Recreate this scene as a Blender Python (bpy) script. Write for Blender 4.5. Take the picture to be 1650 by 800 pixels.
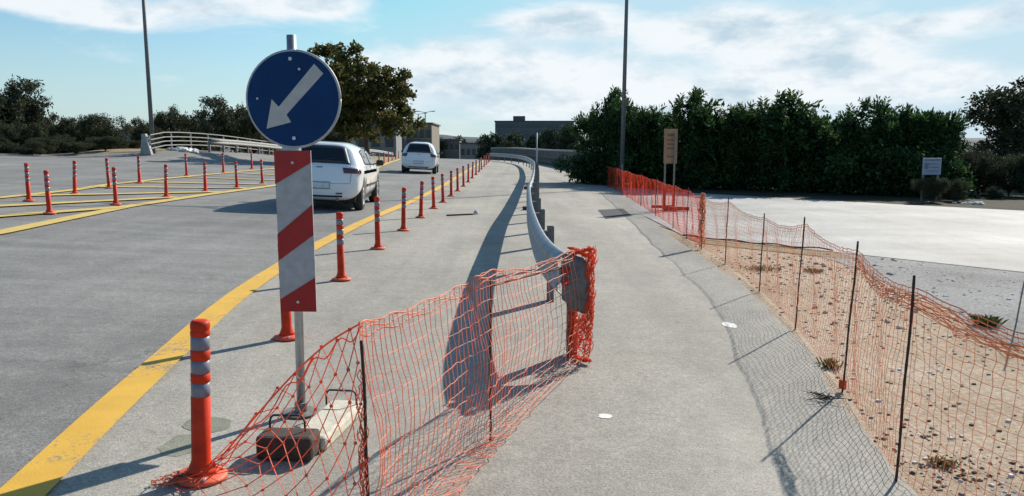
import bpy, math, random
import numpy as np
from mathutils import Vector, Matrix
R = math.radians
scene = bpy.context.scene
for o in list(bpy.data.objects): bpy.data.objects.remove(o)
col = scene.collection
rnd = random.Random(7)

# ---------------------------------------------------------------- camera
F, CX, CY, HZ, CAMH = 1270.0, 825.0, 400.0, 240.0, 1.5
PITCH = math.atan((CY - HZ) / F)
cam_d = bpy.data.cameras.new('camera'); cam = bpy.data.objects.new('camera', cam_d); col.objects.link(cam)
cam.location = (0, 0, CAMH); cam.rotation_euler = (R(90) - PITCH, 0, 0)
cam_d.sensor_width = 36; cam_d.lens = 36 * F / 1650; cam_d.clip_start = 0.05; cam_d.clip_end = 8000
scene.camera = cam

# ---------------------------------------------------------------- light
SUN_EL, SUN_AZ = 32.5, 38.5           # azimuth measured from +Y (forward) towards +X (right)
world = bpy.data.worlds.new('World'); scene.world = world; world.use_nodes = True
sd = bpy.data.lights.new('sun', 'SUN'); sd.energy = 5.0; sd.angle = R(0.55); sd.color = (1.0, 0.93, 0.82)
so = bpy.data.objects.new('sun', sd); col.objects.link(so)
sdir = Vector((math.sin(R(SUN_AZ)) * math.cos(R(SUN_EL)), math.cos(R(SUN_AZ)) * math.cos(R(SUN_EL)), math.sin(R(SUN_EL))))
so.rotation_euler = sdir.to_track_quat('Z', 'Y').to_euler(); so.location = sdir * 60
scene.view_settings.view_transform = 'Standard'; scene.view_settings.look = 'None'
scene.view_settings.exposure = 0.41; scene.view_settings.gamma = 1.0

def world_nodes():
    nt = world.node_tree; N = nt.nodes; L = nt.links; N.clear()
    out = N.new('ShaderNodeOutputWorld'); bg = N.new('ShaderNodeBackground'); bg.inputs[1].default_value = 0.11
    L.new(bg.outputs[0], out.inputs[0])
    sky = N.new('ShaderNodeTexSky'); sky.sky_type = 'NISHITA'; sky.sun_disc = False
    sky.sun_elevation = R(SUN_EL); sky.sun_rotation = R(SUN_AZ); sky.air_density = 1.0; sky.dust_density = 1.2; sky.ozone_density = 1.0
    tc = N.new('ShaderNodeTexCoord'); sep = N.new('ShaderNodeSeparateXYZ'); L.new(tc.outputs['Generated'], sep.inputs[0])
    def M(op, a, b=None, c=None):
        n = N.new('ShaderNodeMath'); n.operation = op
        for i, v in enumerate((a, b, c)):
            if v is None: continue
            if isinstance(v, (int, float)): n.inputs[i].default_value = v
            else: L.new(v, n.inputs[i])
        return n.outputs[0]
    az = M('ARCTAN2', sep.outputs[0], sep.outputs[1])
    el = M('ARCSINE', sep.outputs[2])
    comb = N.new('ShaderNodeCombineXYZ'); L.new(M('MULTIPLY', az, 5.0), comb.inputs[0]); L.new(M('MULTIPLY', el, 16.0), comb.inputs[1])
    n1 = N.new('ShaderNodeTexNoise'); n1.inputs['Scale'].default_value = 1.0; n1.inputs['Detail'].default_value = 9; n1.inputs['Roughness'].default_value = 0.6
    n1.inputs['Distortion'].default_value = 0.35
    L.new(comb.outputs[0], n1.inputs['Vector'])
    comb2 = N.new('ShaderNodeCombineXYZ'); L.new(M('MULTIPLY', az, 7.0), comb2.inputs[0]); L.new(M('MULTIPLY', el, 15.0), comb2.inputs[1]); comb2.inputs[2].default_value = 3.3
    n2 = N.new('ShaderNodeTexNoise'); n2.inputs['Scale'].default_value = 1.6; n2.inputs['Detail'].default_value = 8; n2.inputs['Roughness'].default_value = 0.6
    L.new(comb2.outputs[0], n2.inputs['Vector'])
    # clouds: gaussians in azimuth / elevation; (px, py, sx, sy, weight) are turned into angles of the sky
    def blob(px, py, sx, sy, w, tilt=0.0):
        a0 = math.atan((px - CX) / F); e0 = math.atan((HZ - py) / F * math.cos(a0))
        dx = M('SUBTRACT', az, a0); dy = M('SUBTRACT', M('SUBTRACT', el, e0), M('MULTIPLY', dx, -tilt))
        u = M('DIVIDE', dx, sx / F); v = M('DIVIDE', dy, sy / F)
        r2 = M('ADD', M('MULTIPLY', u, u), M('MULTIPLY', v, v))
        return M('MULTIPLY', M('POWER', 2.718, M('MULTIPLY', r2, -1.0)), w)
    blobs = [(1180, 55, 190, 40, .55), (1520, 45, 150, 30, .42), (1480, 140, 380, 34, .42), (900, 42, 120, 24, .62), (700, 110, 190, 40, .42),
             (950, 130, 330, 50, .40), (330, 20, 150, 36, .50), (60, 12, 160, 20, .40, .06), (190, 40, 120, 14, .25, .15),
             (480, 20, 60, 12, .3), (560, 15, 60, 22, .38), (1010, 190, 500, 50, .30), (1290, 95, 110, 40, .22), (100, 130, 120, 12, .2)]
    tot = None
    for b in blobs:
        s = blob(*b); tot = s if tot is None else M('ADD', tot, s)
    # outside the picture: ordinary broken cloud
    cov = M('ADD', tot, M('MULTIPLY', M('SUBTRACT', n1.outputs['Fac'], 0.5), 1.35))
    mr = N.new('ShaderNodeMapRange'); mr.interpolation_type = 'SMOOTHSTEP'
    L.new(cov, mr.inputs[0]); mr.inputs[1].default_value = 0.14; mr.inputs[2].default_value = 0.52
    mask = M('MULTIPLY', mr.outputs[0], 0.93)
    # cloud brightness: lit rims, greyer thick cores
    core = N.new('ShaderNodeMapRange'); L.new(M('ADD', M('MULTIPLY', cov, .25), n2.outputs['Fac']), core.inputs[0])
    core.inputs[1].default_value = 0.58; core.inputs[2].default_value = 0.80
    cc = N.new('ShaderNodeMix'); cc.data_type = 'RGBA'; L.new(core.outputs[0], cc.inputs[0])
    cc.inputs[6].default_value = (6.3, 6.6, 6.8, 1); cc.inputs[7].default_value = (3.7, 4.7, 5.4, 1)
    # pale low haze, cyan tint
    tint = N.new('ShaderNodeMix'); tint.data_type = 'RGBA'; tint.blend_type = 'MULTIPLY'; tint.inputs[0].default_value = 1
    L.new(sky.outputs[0], tint.inputs[6]); tint.inputs[7].default_value = (.56, .86, .99, 1)
    hz = N.new('ShaderNodeMapRange'); L.new(el, hz.inputs[0]); hz.inputs[1].default_value = 0.17; hz.inputs[2].default_value = -0.01
    hz.inputs[3].default_value = 0; hz.inputs[4].default_value = 0.72
    hm = N.new('ShaderNodeMix'); hm.data_type = 'RGBA'; L.new(hz.outputs[0], hm.inputs[0])
    mn = N.new('ShaderNodeVectorMath'); mn.operation = 'MINIMUM'; L.new(tint.outputs[2], mn.inputs[0]); mn.inputs[1].default_value = (3.6, 5.2, 6.1)
    L.new(mn.outputs[0], hm.inputs[6]); hm.inputs[7].default_value = (4.9, 5.6, 6.0, 1)
    fm = N.new('ShaderNodeMix'); fm.data_type = 'RGBA'; L.new(mask, fm.inputs[0]); L.new(hm.outputs[2], fm.inputs[6]); L.new(cc.outputs[2], fm.inputs[7])
    L.new(fm.outputs[2], bg.inputs[0])
world_nodes()

# ---------------------------------------------------------------- terrain + projection helpers
def sm(x, a, b):
    t = min(1, max(0, (x - a) / (b - a))); return t * t * (3 - 2 * t)
def softplus(x, k):       # smooth max(0, x)
    return 0.5 * (x + math.sqrt(x * x + k * k))
def H(x, y):
    left = 0.05 * softplus(min(-x, 60) - 1.2, 0.7) * (1 - .45 * sm(y, 44, 75))
    rise = 0.004 * max(0, min(y, 90)) * sm(-x, -5, 1)
    drop = 0.045 * softplus(y - 92, 9) if y > 40 else 0
    drop = min(drop, 5.0)
    far = sm(abs(x), 55, 160)
    berm = 0.42 * math.exp(-((x + 18.5) / 3.2) ** 4) * sm(y, 36, 41) * (1 - .8 * sm(y, 42, 64)) * (1 - sm(y, 110, 130))
    return (left + rise) * (1 - far) + berm - drop
def ray(px, py):
    c, s = math.cos(PITCH), math.sin(PITCH)
    u, v = (px - CX) / F, (CY - py) / F
    return Vector((u, c + v * s, -s + v * c))
def P(px, py):            # ground point seen at a place of the picture
    d = ray(px, py); t = 1.0; last = CAMH
    while t < 400:
        q = d * t; h = CAMH + q.z - H(q.x, q.y)
        if h < 0:
            a, b = t - st, t
            for _ in range(24):
                m = .5 * (a + b); q = d * m
                if CAMH + q.z - H(q.x, q.y) < 0: b = m
                else: a = m
            q = d * a; return Vector((q.x, q.y, H(q.x, q.y)))
        st = max(.02, t * .02); t += st
    q = d * 100; return Vector((q.x, q.y, H(q.x, q.y)))
def PD(px, py, Y):
    d = ray(px, py); t = Y / d.y
    return Vector((d.x * t, Y, CAMH + d.z * t))
def G(x, y): return Vector((x, y, H(x, y)))

# ---------------------------------------------------------------- materials
MAT = {}
def new_mat(name):
    m = bpy.data.materials.new(name); m.use_nodes = True; nt = m.node_tree
    return m, nt, nt.nodes, nt.links, nt.nodes['Principled BSDF']
def noise(N, L, vec, scale, detail=4, rough=.5, dist=0):
    n = N.new('ShaderNodeTexNoise'); n.inputs['Scale'].default_value = scale; n.inputs['Detail'].default_value = detail
    n.inputs['Roughness'].default_value = rough; n.inputs['Distortion'].default_value = dist
    L.new(vec, n.inputs['Vector']); return n.outputs['Fac']
def ramp(N, L, fac, stops):
    r = N.new('ShaderNodeValToRGB'); e = r.color_ramp.elements
    while len(e) < len(stops): e.new(.5)
    for i, (p, c) in enumerate(stops):
        e[i].position = p; e[i].color = (c, c, c, 1) if isinstance(c, (int, float)) else (*c, 1)
    L.new(fac, r.inputs[0]); return r.outputs[0]
def mixc(N, L, fac, a, b, mode='MIX'):
    n = N.new('ShaderNodeMix'); n.data_type = 'RGBA'; n.blend_type = mode
    for i, v in ((0, fac), (6, a), (7, b)):
        if isinstance(v, (int, float)): n.inputs[i].default_value = v
        elif isinstance(v, tuple): n.inputs[i].default_value = (*v, 1)
        else: L.new(v, n.inputs[i])
    return n.outputs[2]
def bump(N, L, b, fac, strength, dist):
    n = N.new('ShaderNodeBump'); n.inputs['Strength'].default_value = strength; n.inputs['Distance'].default_value = dist
    L.new(fac, n.inputs['Height']); L.new(n.outputs[0], b.inputs['Normal'])
def coords(N, L, scale=(1, 1, 1), kind='Object'):
    t = N.new('ShaderNodeTexCoord'); mp = N.new('ShaderNodeMapping'); mp.inputs['Scale'].default_value = scale
    L.new(t.outputs[kind], mp.inputs[0]); return mp.outputs[0]

def simple(name, c, rough=.6, metal=0, var=.18, scale=8, bmp=0, spec=.5, coat=0):
    m, nt, N, L, b = new_mat(name); v = coords(N, L)
    f = noise(N, L, v, scale, 6, .6)
    lo = tuple(x * (1 - var) for x in c); hi = tuple(min(1, x * (1 + var)) for x in c)
    L.new(ramp(N, L, f, [(.3, lo), (.7, hi)]), b.inputs['Base Color'])
    b.inputs['Roughness'].default_value = rough; b.inputs['Metallic'].default_value = metal
    b.inputs['Specular IOR Level'].default_value = spec; b.inputs['Coat Weight'].default_value = coat
    if bmp: bump(N, L, b, noise(N, L, v, scale * 6, 5), bmp, .004)
    MAT[name] = m; return m

def asphalt(name, c, patch=.18, grain=.35, cracks=.5, rough=.82, spec=.35, streak=(1, 1, 1)):
    m, nt, N, L, b = new_mat(name); v = coords(N, L)
    base = ramp(N, L, noise(N, L, v, .35, 6, .6), [(.25, tuple(x * (1 - patch) for x in c)), (.75, tuple(x * (1 + patch) for x in c))])
    vs = coords(N, L, streak)
    st = ramp(N, L, noise(N, L, vs, 1.0, 6, .65, .3), [(.3, .82), (.7, 1.12)])
    base = mixc(N, L, 1.0, base, st, 'MULTIPLY')
    vt = coords(N, L, (1.5, .05, 1)); tt = ramp(N, L, noise(N, L, vt, 1.0, 4, .6, .2), [(.35, .88), (.65, 1.07)])
    base = mixc(N, L, 1.0, base, tt, 'MULTIPLY')
    mt = ramp(N, L, noise(N, L, v, 5.5, 6, .7), [(.35, .90), (.65, 1.08)]); base = mixc(N, L, 1.0, base, mt, 'MULTIPLY')
    sp = ramp(N, L, noise(N, L, v, 1.3, 8, .75, .6), [(.60, 0.0), (.70, .45)]); base = mixc(N, L, sp, base, tuple(x * .62 for x in c))
    g1 = noise(N, L, v, 90, 3, .7); g2 = noise(N, L, v, 24, 5, .7)
    base = mixc(N, L, 1.0, base, ramp(N, L, g1, [(.3, 1 - grain), (.7, 1 + grain * .8)]), 'MULTIPLY')
    base = mixc(N, L, 1.0, base, ramp(N, L, g2, [(.3, 1 - grain * .4), (.7, 1 + grain * .4)]), 'MULTIPLY')
    vo = N.new('ShaderNodeTexVoronoi'); vo.feature = 'DISTANCE_TO_EDGE'; vo.inputs['Scale'].default_value = .42
    dv = N.new('ShaderNodeVectorMath'); dv.operation = 'ADD'
    nn = N.new('ShaderNodeTexNoise'); nn.inputs['Scale'].default_value = 2.2; nn.inputs['Detail'].default_value = 5; L.new(v, nn.inputs['Vector'])
    L.new(v, dv.inputs[0]); L.new(nn.outputs['Color'], dv.inputs[1]); L.new(dv.outputs[0], vo.inputs['Vector'])
    cr = ramp(N, L, vo.outputs['Distance'], [(.0, 1.0), (.007, 0.0)])
    gate = ramp(N, L, noise(N, L, v, .5, 3), [(.5, 0.0), (.62, cracks)])
    f = mixc(N, L, 1.0, cr, gate, 'MULTIPLY')
    base = mixc(N, L, f, base, tuple(x * .35 for x in c))
    L.new(base, b.inputs['Base Color']); b.inputs['Roughness'].default_value = rough; b.inputs['Specular IOR Level'].default_value = spec
    bump(N, L, b, g1, .5, .006)
    MAT[name] = m; return m

asphalt('asphalt', (.218, .211, .199), patch=.26, grain=.5, streak=(.35, 2.6, 1), cracks=.6)
asphalt('light_asphalt', (.325, .302, .260), patch=.2, grain=.4, cracks=.35, streak=(.8, .2, 1))
asphalt('side_asphalt', (.31, .305, .295), patch=.4, grain=.2, cracks=.2, rough=.75, spec=.3, streak=(.15, .9, 1))
asphalt('near_black', (.022, .023, .03))
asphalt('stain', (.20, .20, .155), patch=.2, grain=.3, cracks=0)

def gravel_mat(name, c1, c2, c3):
    m, nt, N, L, b = new_mat(name); v = coords(N, L)
    f = noise(N, L, v, .6, 7, .65); g = noise(N, L, v, 55, 5, .75)
    base = ramp(N, L, f, [(.3, c1), (.52, c2), (.75, c3)])
    base = mixc(N, L, 1.0, base, ramp(N, L, g, [(.3, .62), (.5, 1.0), (.72, 1.3)]), 'MULTIPLY')
    vo = N.new('ShaderNodeTexVoronoi'); vo.inputs['Scale'].default_value = 26; L.new(v, vo.inputs['Vector'])
    base = mixc(N, L, .5, base, ramp(N, L, vo.outputs['Distance'], [(.1, 1.2), (.7, .6)]), 'MULTIPLY')
    L.new(base, b.inputs['Base Color']); b.inputs['Roughness'].default_value = .95; b.inputs['Specular IOR Level'].default_value = .2
    bump(N, L, b, g, .8, .02); MAT[name] = m
gravel_mat('gravel', (.38, .265, .175), (.52, .395, .285), (.61, .51, .40))
gravel_mat('grey_gravel', (.26, .25, .235), (.36, .35, .335), (.42, .41, .40))
gravel_mat('earth', (.10, .085, .05), (.16, .135, .085), (.22, .18, .12))
gravel_mat('dry_earth', (.26, .19, .11), (.36, .28, .17), (.44, .36, .25))
gravel_mat('verge', (.03, .033, .018), (.05, .045, .025), (.07, .06, .035))

def paint_mat(name, c, wear, under=(.17, .165, .16)):
    m, nt, N, L, b = new_mat(name); v = coords(N, L)
    f = noise(N, L, v, 38, 6, .75); g = noise(N, L, v, 2.0, 5, .6)
    s = N.new('ShaderNodeMath'); s.operation = 'ADD'; L.new(f, s.inputs[0]); L.new(g, s.inputs[1])
    k = ramp(N, L, s.outputs[0], [(wear, 0.0), (min(1, wear + .18), 1.0)])
    cc = ramp(N, L, noise(N, L, v, 5, 5), [(.3, tuple(x * .86 for x in c)), (.7, c)])
    L.new(mixc(N, L, k, under, cc), b.inputs['Base Color']); b.inputs['Roughness'].default_value = .75
    bump(N, L, b, noise(N, L, v, 90, 3, .7), .4, .005); MAT[name] = m
paint_mat('yellow_paint', (.68, .39, .045), .72)
paint_mat('pale_yellow_paint', (.62, .44, .12), .66)
paint_mat('white_spot', (.75, .73, .68), .45, (.5, .48, .44))

def plastic_net(name, c, tr=.45):
    m, nt, N, L, b = new_mat(name)
    out = N['Material Output']; v = coords(N, L)
    cc = ramp(N, L, noise(N, L, v, 6, 3), [(.3, tuple(x * .8 for x in c)), (.7, tuple(min(1, x * 1.15) for x in c))])
    L.new(cc, b.inputs['Base Color']); b.inputs['Roughness'].default_value = .55; b.inputs['Specular IOR Level'].default_value = .3
    t = N.new('ShaderNodeBsdfTranslucent'); L.new(cc, t.inputs[0])
    mx = N.new('ShaderNodeMixShader'); mx.inputs[0].default_value = tr
    L.new(b.outputs[0], mx.inputs[1]); L.new(t.outputs[0], mx.inputs[2]); L.new(mx.outputs[0], out.inputs[0]); MAT[name] = m
plastic_net('orange_net', (.80, .21, .11))
plastic_net('red_net', (.88, .17, .06))
plastic_net('sunlit_net', (.90, .38, .24), .55)  # paler than the orange net: sunlight on the strands put into the colour
plastic_net('amber_net', (.78, .36, .17))

def leaf_mat(name, dark, mid, light, tr=.3):
    m, nt, N, L, b = new_mat(name); out = N['Material Output']
    g = N.new('ShaderNodeNewGeometry')
    cc = ramp(N, L, g.outputs['Random Per Island'], [(.05, dark), (.55, mid), (.97, light)])
    L.new(cc, b.inputs['Base Color']); b.inputs['Roughness'].default_value = .7; b.inputs['Specular IOR Level'].default_value = .15
    t = N.new('ShaderNodeBsdfTranslucent'); L.new(cc, t.inputs[0])
    mx = N.new('ShaderNodeMixShader'); mx.inputs[0].default_value = tr
    L.new(b.outputs[0], mx.inputs[1]); L.new(t.outputs[0], mx.inputs[2]); L.new(mx.outputs[0], out.inputs[0]); MAT[name] = m
leaf_mat('leaf_hedge', (.014, .035, .014), (.03, .07, .022), (.075, .14, .04), .35)
leaf_mat('leaf_street', (.045, .058, .016), (.08, .10, .03), (.17, .12, .045), .45)
leaf_mat('leaf_olive', (.03, .036, .018), (.055, .065, .035), (.09, .10, .055), .22)
leaf_mat('leaf_grass', (.05, .075, .02), (.09, .12, .03), (.17, .15, .06), .3)
leaf_mat('leaf_dry', (.12, .09, .04), (.2, .15, .07), (.3, .22, .1), .3)
leaf_mat('leaf_far', (.03, .045, .028), (.05, .07, .04), (.07, .095, .05), .2)

simple('bark', (.10, .075, .055), .9, var=.35, scale=20, bmp=.8)
simple('orange_plastic', (.60, .038, .008), .55, var=.28, scale=9, spec=.22)
simple('orange_base', (.72, .10, .04), .6, var=.25, scale=25)
simple('reflective_band', (.20, .195, .245), .35, var=.12, scale=30)
simple('railing_paint', (.28, .28, .27), .6, var=.25, scale=9)
simple('galvanised', (.42, .44, .46), .42, .75, var=.22, scale=14)
simple('rail_steel', (.23, .25, .27), .48, .4, var=.25, scale=7)
simple('post_steel', (.16, .165, .17), .6, .35, var=.25, scale=20)
simple('old_steel', (.22, .21, .19), .6, .4, var=.4, scale=40)
simple('wing_steel', (.15, .14, .135), .6, .2, var=.3, scale=20)
simple('rust', (.075, .035, .022), .85, .2, var=.5, scale=60, bmp=.5)
simple('sign_blue', (.0015, .034, .125), .5, var=.2, scale=7, spec=.2)
simple('sign_white', (.46, .45, .43), .45, var=.10, scale=16)
simple('sign_red', (.34, .006, .008), .4, var=.16, scale=12)
simple('board_grey', (.38, .39, .40), .5, var=.16, scale=20)
simple('bolt', (.5, .52, .55), .4, .6)
simple('rubber', (.028, .024, .022), .8, var=.3, scale=30, bmp=.6)
simple('dark_block', (.055, .038, .03), .85, var=.35, scale=25, bmp=.8)
simple('cream_block', (.56, .52, .42), .85, var=.2, scale=18, bmp=.7)
simple('wire', (.05, .05, .052), .5, .6)
simple('car_white', (.78, .79, .80), .22, var=.015, scale=3, spec=.5, coat=.6)
simple('car_trim', (.02, .02, .022), .5)
simple('car_black', (.012, .012, .013), .7)
simple('car_lamp', (.10, .012, .015), .15, var=.3, scale=30, coat=1)
simple('car_lamp_clear', (.22, .20, .21), .15, coat=1)
simple('plate', (.62, .64, .66), .4)
simple('plate_ink', (.05, .06, .09), .5)
simple('alloy', (.45, .46, .48), .3, .8)
simple('chrome', (.7, .7, .72), .15, 1)
simple('concrete', (.36, .35, .32), .85, var=.2, scale=4, bmp=.5)
simple('pale_stone', (.62, .60, .57), .9, var=.15, scale=6, bmp=.7)
simple('wall_grey', (.11, .11, .115), .9, var=.12, scale=.6)
simple('wall_dark', (.11, .13, .155), .9, var=.12, scale=.3)
simple('wall_tan', (.19, .165, .14), .9, var=.12, scale=.6)
simple('wall_pale', (.22, .22, .225), .9, var=.1, scale=.6)
simple('roof_grey', (.09, .09, .10), .9)
simple('roof_tile', (.25, .13, .09), .9)
simple('parapet', (.12, .115, .105), .9, var=.22, scale=1.4)
simple('board_brown', (.34, .20, .11), .7, var=.2, scale=9)
simple('board_ink', (.20, .085, .05), .7)
simple('red_frame', (.36, .025, .022), .6, var=.2)
simple('notice_white', (.33, .35, .42), .6, var=.08)
simple('notice_ink', (.16, .18, .24), .6)
simple('twig', (.05, .038, .028), .9)
simple('stone', (.30, .25, .20), .9, var=.3, scale=30)
simple('dark_stone', (.10, .065, .045), .95, var=.3, scale=30)
simple('hill', (.045, .06, .075), .95, var=.15, scale=.05)
simple('cable', (.03, .028, .028), .7)
def glass_mat():
    m, nt, N, L, b = new_mat('glass'); b.inputs['Base Color'].default_value = (.010, .013, .017, 1)
    b.inputs['Roughness'].default_value = .08; b.inputs['Specular IOR Level'].default_value = .6; MAT['glass'] = m
glass_mat()
simple('window', (.03, .035, .045), .2, var=.3, scale=1)

# ---------------------------------------------------------------- mesh builder
class MB:
    def __init__(s): s.v = []; s.f = []
    def add(s, vs, fs):
        n = len(s.v); s.v += [tuple(v) for v in vs]; s.f += [tuple(i + n for i in f) for f in fs]; return s
    def box(s, c, d, rz=0, M=None):
        x, y, z = d[0] / 2, d[1] / 2, d[2] / 2
        vs = [Vector((a * x, b * y, e * z)) for e in (-1, 1) for b in (-1, 1) for a in (-1, 1)]
        rm = M if M is not None else Matrix.Rotation(rz, 3, 'Z')
        vs = [rm @ v + Vector(c) for v in vs]
        return s.add(vs, [(0, 2, 3, 1), (4, 5, 7, 6), (0, 1, 5, 4), (1, 3, 7, 5), (3, 2, 6, 7), (2, 0, 4, 6)])
    def bar(s, a, b, w, h, up=Vector((0, 0, 1))):
        a, b = Vector(a), Vector(b); d = (b - a); l = d.length; d.normalize()
        if abs(d.dot(up)) > .98: up = Vector((0, 1, 0))
        x = d.cross(up).normalized(); z = x.cross(d)
        return s.box((a + b) / 2, (w, l, h), M=Matrix((x, d, z)).transposed())
    def tube(s, pts, r, n=8, cap=True):
        pts = [Vector(p) for p in pts]; k = len(pts)
        rs = r if isinstance(r, (list, tuple)) else [r] * k
        vs = []; ref = None
        for i, p in enumerate(pts):
            d = (pts[min(i + 1, k - 1)] - pts[max(i - 1, 0)])
            if d.length < 1e-9: d = Vector((0, 0, 1))
            d.normalize()
            if ref is None: ref = Vector((1, 0, 0)) if abs(d.x) < .8 else Vector((0, 1, 0))
            x = (ref - d * ref.dot(d)).normalized(); y = d.cross(x); ref = x
            vs += [p + (x * math.cos(2 * math.pi * j / n) + y * math.sin(2 * math.pi * j / n)) * rs[i] for j in range(n)]
        fs = [(i * n + j, i * n + (j + 1) % n, (i + 1) * n + (j + 1) % n, (i + 1) * n + j) for i in range(k - 1) for j in range(n)]
        if cap: fs += [tuple(range(n))[::-1], tuple((k - 1) * n + j for j in range(n))]
        return s.add(vs, fs)
    def lathe(s, prof, c=(0, 0, 0), n=24):
        vs = []; c = Vector(c)
        for r, z in prof: vs += [c + Vector((r * math.cos(2 * math.pi * j / n), r * math.sin(2 * math.pi * j / n), z)) for j in range(n)]
        k = len(prof)
        fs = [(i * n + j, i * n + (j + 1) % n, (i + 1) * n + (j + 1) % n, (i + 1) * n + j) for i in range(k - 1) for j in range(n)]
        fs += [tuple(range(n))[::-1], tuple((k - 1) * n + j for j in range(n))]
        return s.add(vs, fs)
    def prism(s, poly, o, ux, uy, th):       # polygon in the plane (ux, uy) at o, thickened along ux x uy
        o, ux, uy = Vector(o), Vector(ux), Vector(uy); nn = ux.cross(uy).normalized() * th; k = len(poly)
        a = [o + ux * x + uy * y for x, y in poly]; b = [p + nn for p in a]
        return s.add(a + b, [tuple(range(k))[::-1], tuple(range(k, 2 * k))] + [(i, (i + 1) % k, k + (i + 1) % k, k + i) for i in range(k)])
    def build(s, name, mat, parent=None, origin=None, smooth=False, bevel=0, solid=0):
        o0 = Vector(origin) if origin is not None else Vector((0, 0, 0))
        me = bpy.data.meshes.new(name)
        me.from_pydata([tuple(Vector(v) - o0) for v in s.v], [], s.f); me.materials.append(MAT[mat] if isinstance(mat, str) else mat)
        if smooth: me.polygons.foreach_set('use_smooth', [True] * len(me.polygons))
        me.update(); ob = bpy.data.objects.new(name, me); col.objects.link(ob)
        if parent is not None: ob.parent = parent
        elif origin is not None: ob.location = o0
        if solid:
            q = ob.modifiers.new('solid', 'SOLIDIFY'); q.thickness = solid; q.offset = 0
        if bevel:
            q = ob.modifiers.new('bevel', 'BEVEL'); q.width = bevel; q.segments = 2; q.limit_method = 'ANGLE'; q.angle_limit = R(40)
        if smooth and not bevel: pass
        return ob
def tag(o, label=None, cat=None, group=None, kind=None):
    for k, v in (('label', label), ('category', cat), ('group', group), ('kind', kind)):
        if v: o[k] = v
    return o
def thing(name, label, cat, loc=(0, 0, 0), rz=0, group=None):
    o = bpy.data.objects.new(name, None); col.objects.link(o); o.location = loc; o.rotation_euler = (0, 0, rz); o.empty_display_size = .2
    return tag(o, label, cat, group)
def copy_tree(o, parent=None):
    kids = list(o.children); c = o.copy(); col.objects.link(c)
    if parent is not None: c.parent = parent
    for k in kids: copy_tree(k, c)
    return c
def place(o, loc, rz=None, s=None, label=None):
    o.location = loc
    if rz is not None: o.rotation_euler = (0, 0, rz)
    if s is not None: o.scale = (s, s, s)
    if label: o['label'] = label
    return o

def catmull(pts, n):
    out = []; k = len(pts)
    for i in range(k - 1):
        p0, p1, p2, p3 = (np.array(pts[max(0, i - 1)], float), np.array(pts[i], float), np.array(pts[i + 1], float), np.array(pts[min(k - 1, i + 2)], float))
        for j in range(n):
            t = j / n
            out.append(.5 * ((2 * p1) + (-p0 + p2) * t + (2 * p0 - 5 * p1 + 4 * p2 - p3) * t * t + (-p0 + 3 * p1 - 3 * p2 + p3) * t ** 3))
    out.append(np.array(pts[-1], float)); return [tuple(float(c) for c in q) for q in out]
# ---------------------------------------------------------------- ground sheets
def grow(a, b, st, end, k=1.18):
    xs = list(np.arange(a, b, st)); x = b
    while x < end: xs.append(x); st *= k; x += st
    xs.append(end); return xs
def ground():
    xp = grow(0, 34, .5, 3500); xs = [-x for x in xp[:0:-1]] + xp
    ys = [-400, -150, -60, -25, -12] + [y - 6 for y in grow(0, 126, .5, 3800)]
    vs = [(x, y, H(x, y)) for y in ys for x in xs]; n = len(xs)
    fs = [(j * n + i, j * n + i + 1, (j + 1) * n + i + 1, (j + 1) * n + i) for j in range(len(ys) - 1) for i in range(n - 1)]
    m = MB(); m.v = vs; m.f = fs
    tag(m.build('ground', 'earth', smooth=True), kind='structure')
ground()
def interp(poly, t):          # poly: list of (x,y) ; t 0..1 by length
    d = [0]
    for a, b in zip(poly, poly[1:]): d.append(d[-1] + math.hypot(b[0] - a[0], b[1] - a[1]))
    s = t * d[-1]
    for i in range(len(poly) - 1):
        if s <= d[i + 1] or i == len(poly) - 2:
            q = (s - d[i]) / max(1e-9, d[i + 1] - d[i]); a, b = poly[i], poly[i + 1]
            return (a[0] + (b[0] - a[0]) * q, a[1] + (b[1] - a[1]) * q)
def sheet(name, A, B, off, mat, step=.5, kind='structure'):
    """surface between polyline A and polyline B, draped on the terrain"""
    LA = sum(math.hypot(b[0] - a[0], b[1] - a[1]) for a, b in zip(A, A[1:]))
    W = max(math.hypot(interp(A, t)[0] - interp(B, t)[0], interp(A, t)[1] - interp(B, t)[1]) for t in (0, .5, 1))
    n = max(2, int(LA / step)); k = max(1, int(W / step)); m = MB()
    for i in range(n + 1):
        a, b = interp(A, i / n), interp(B, i / n)
        for j in range(k + 1):
            x = a[0] + (b[0] - a[0]) * j / k; y = a[1] + (b[1] - a[1]) * j / k
            m.v.append((x, y, H(x, y) + off))
    m.f = [(i * (k + 1) + j, i * (k + 1) + j + 1, (i + 1) * (k + 1) + j + 1, (i + 1) * (k + 1) + j) for i in range(n) for j in range(k)]
    # face up
    a, b, c = (Vector(m.v[q]) for q in m.f[0][:3])
    if (b - a).cross(c - a).z < 0: m.f = [f[::-1] for f in m.f]
    return tag(m.build(name, mat, smooth=True), kind=kind)
xy = lambda px, py: tuple(P(px, py)[:2])

# yellow edge line of the carriageway, from the near corner to the crest
YL = [xy(*p) for p in ((42, 800), (146, 700), (250, 600), (333, 520), (422, 453), (520, 398), (580, 363), (655, 330), (720, 297), (755, 275), (781, 259))]
YL = [tuple(q) for q in catmull([YL[0]] + YL[2::2], 5)]
d0 = Vector((YL[0][0] - YL[1][0], YL[0][1] - YL[1][1])).normalized()
YL = [(YL[0][0] + d0.x * 6, YL[0][1] + d0.y * 6)] + YL + [(YL[-1][0] - .6, 110)]
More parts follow.
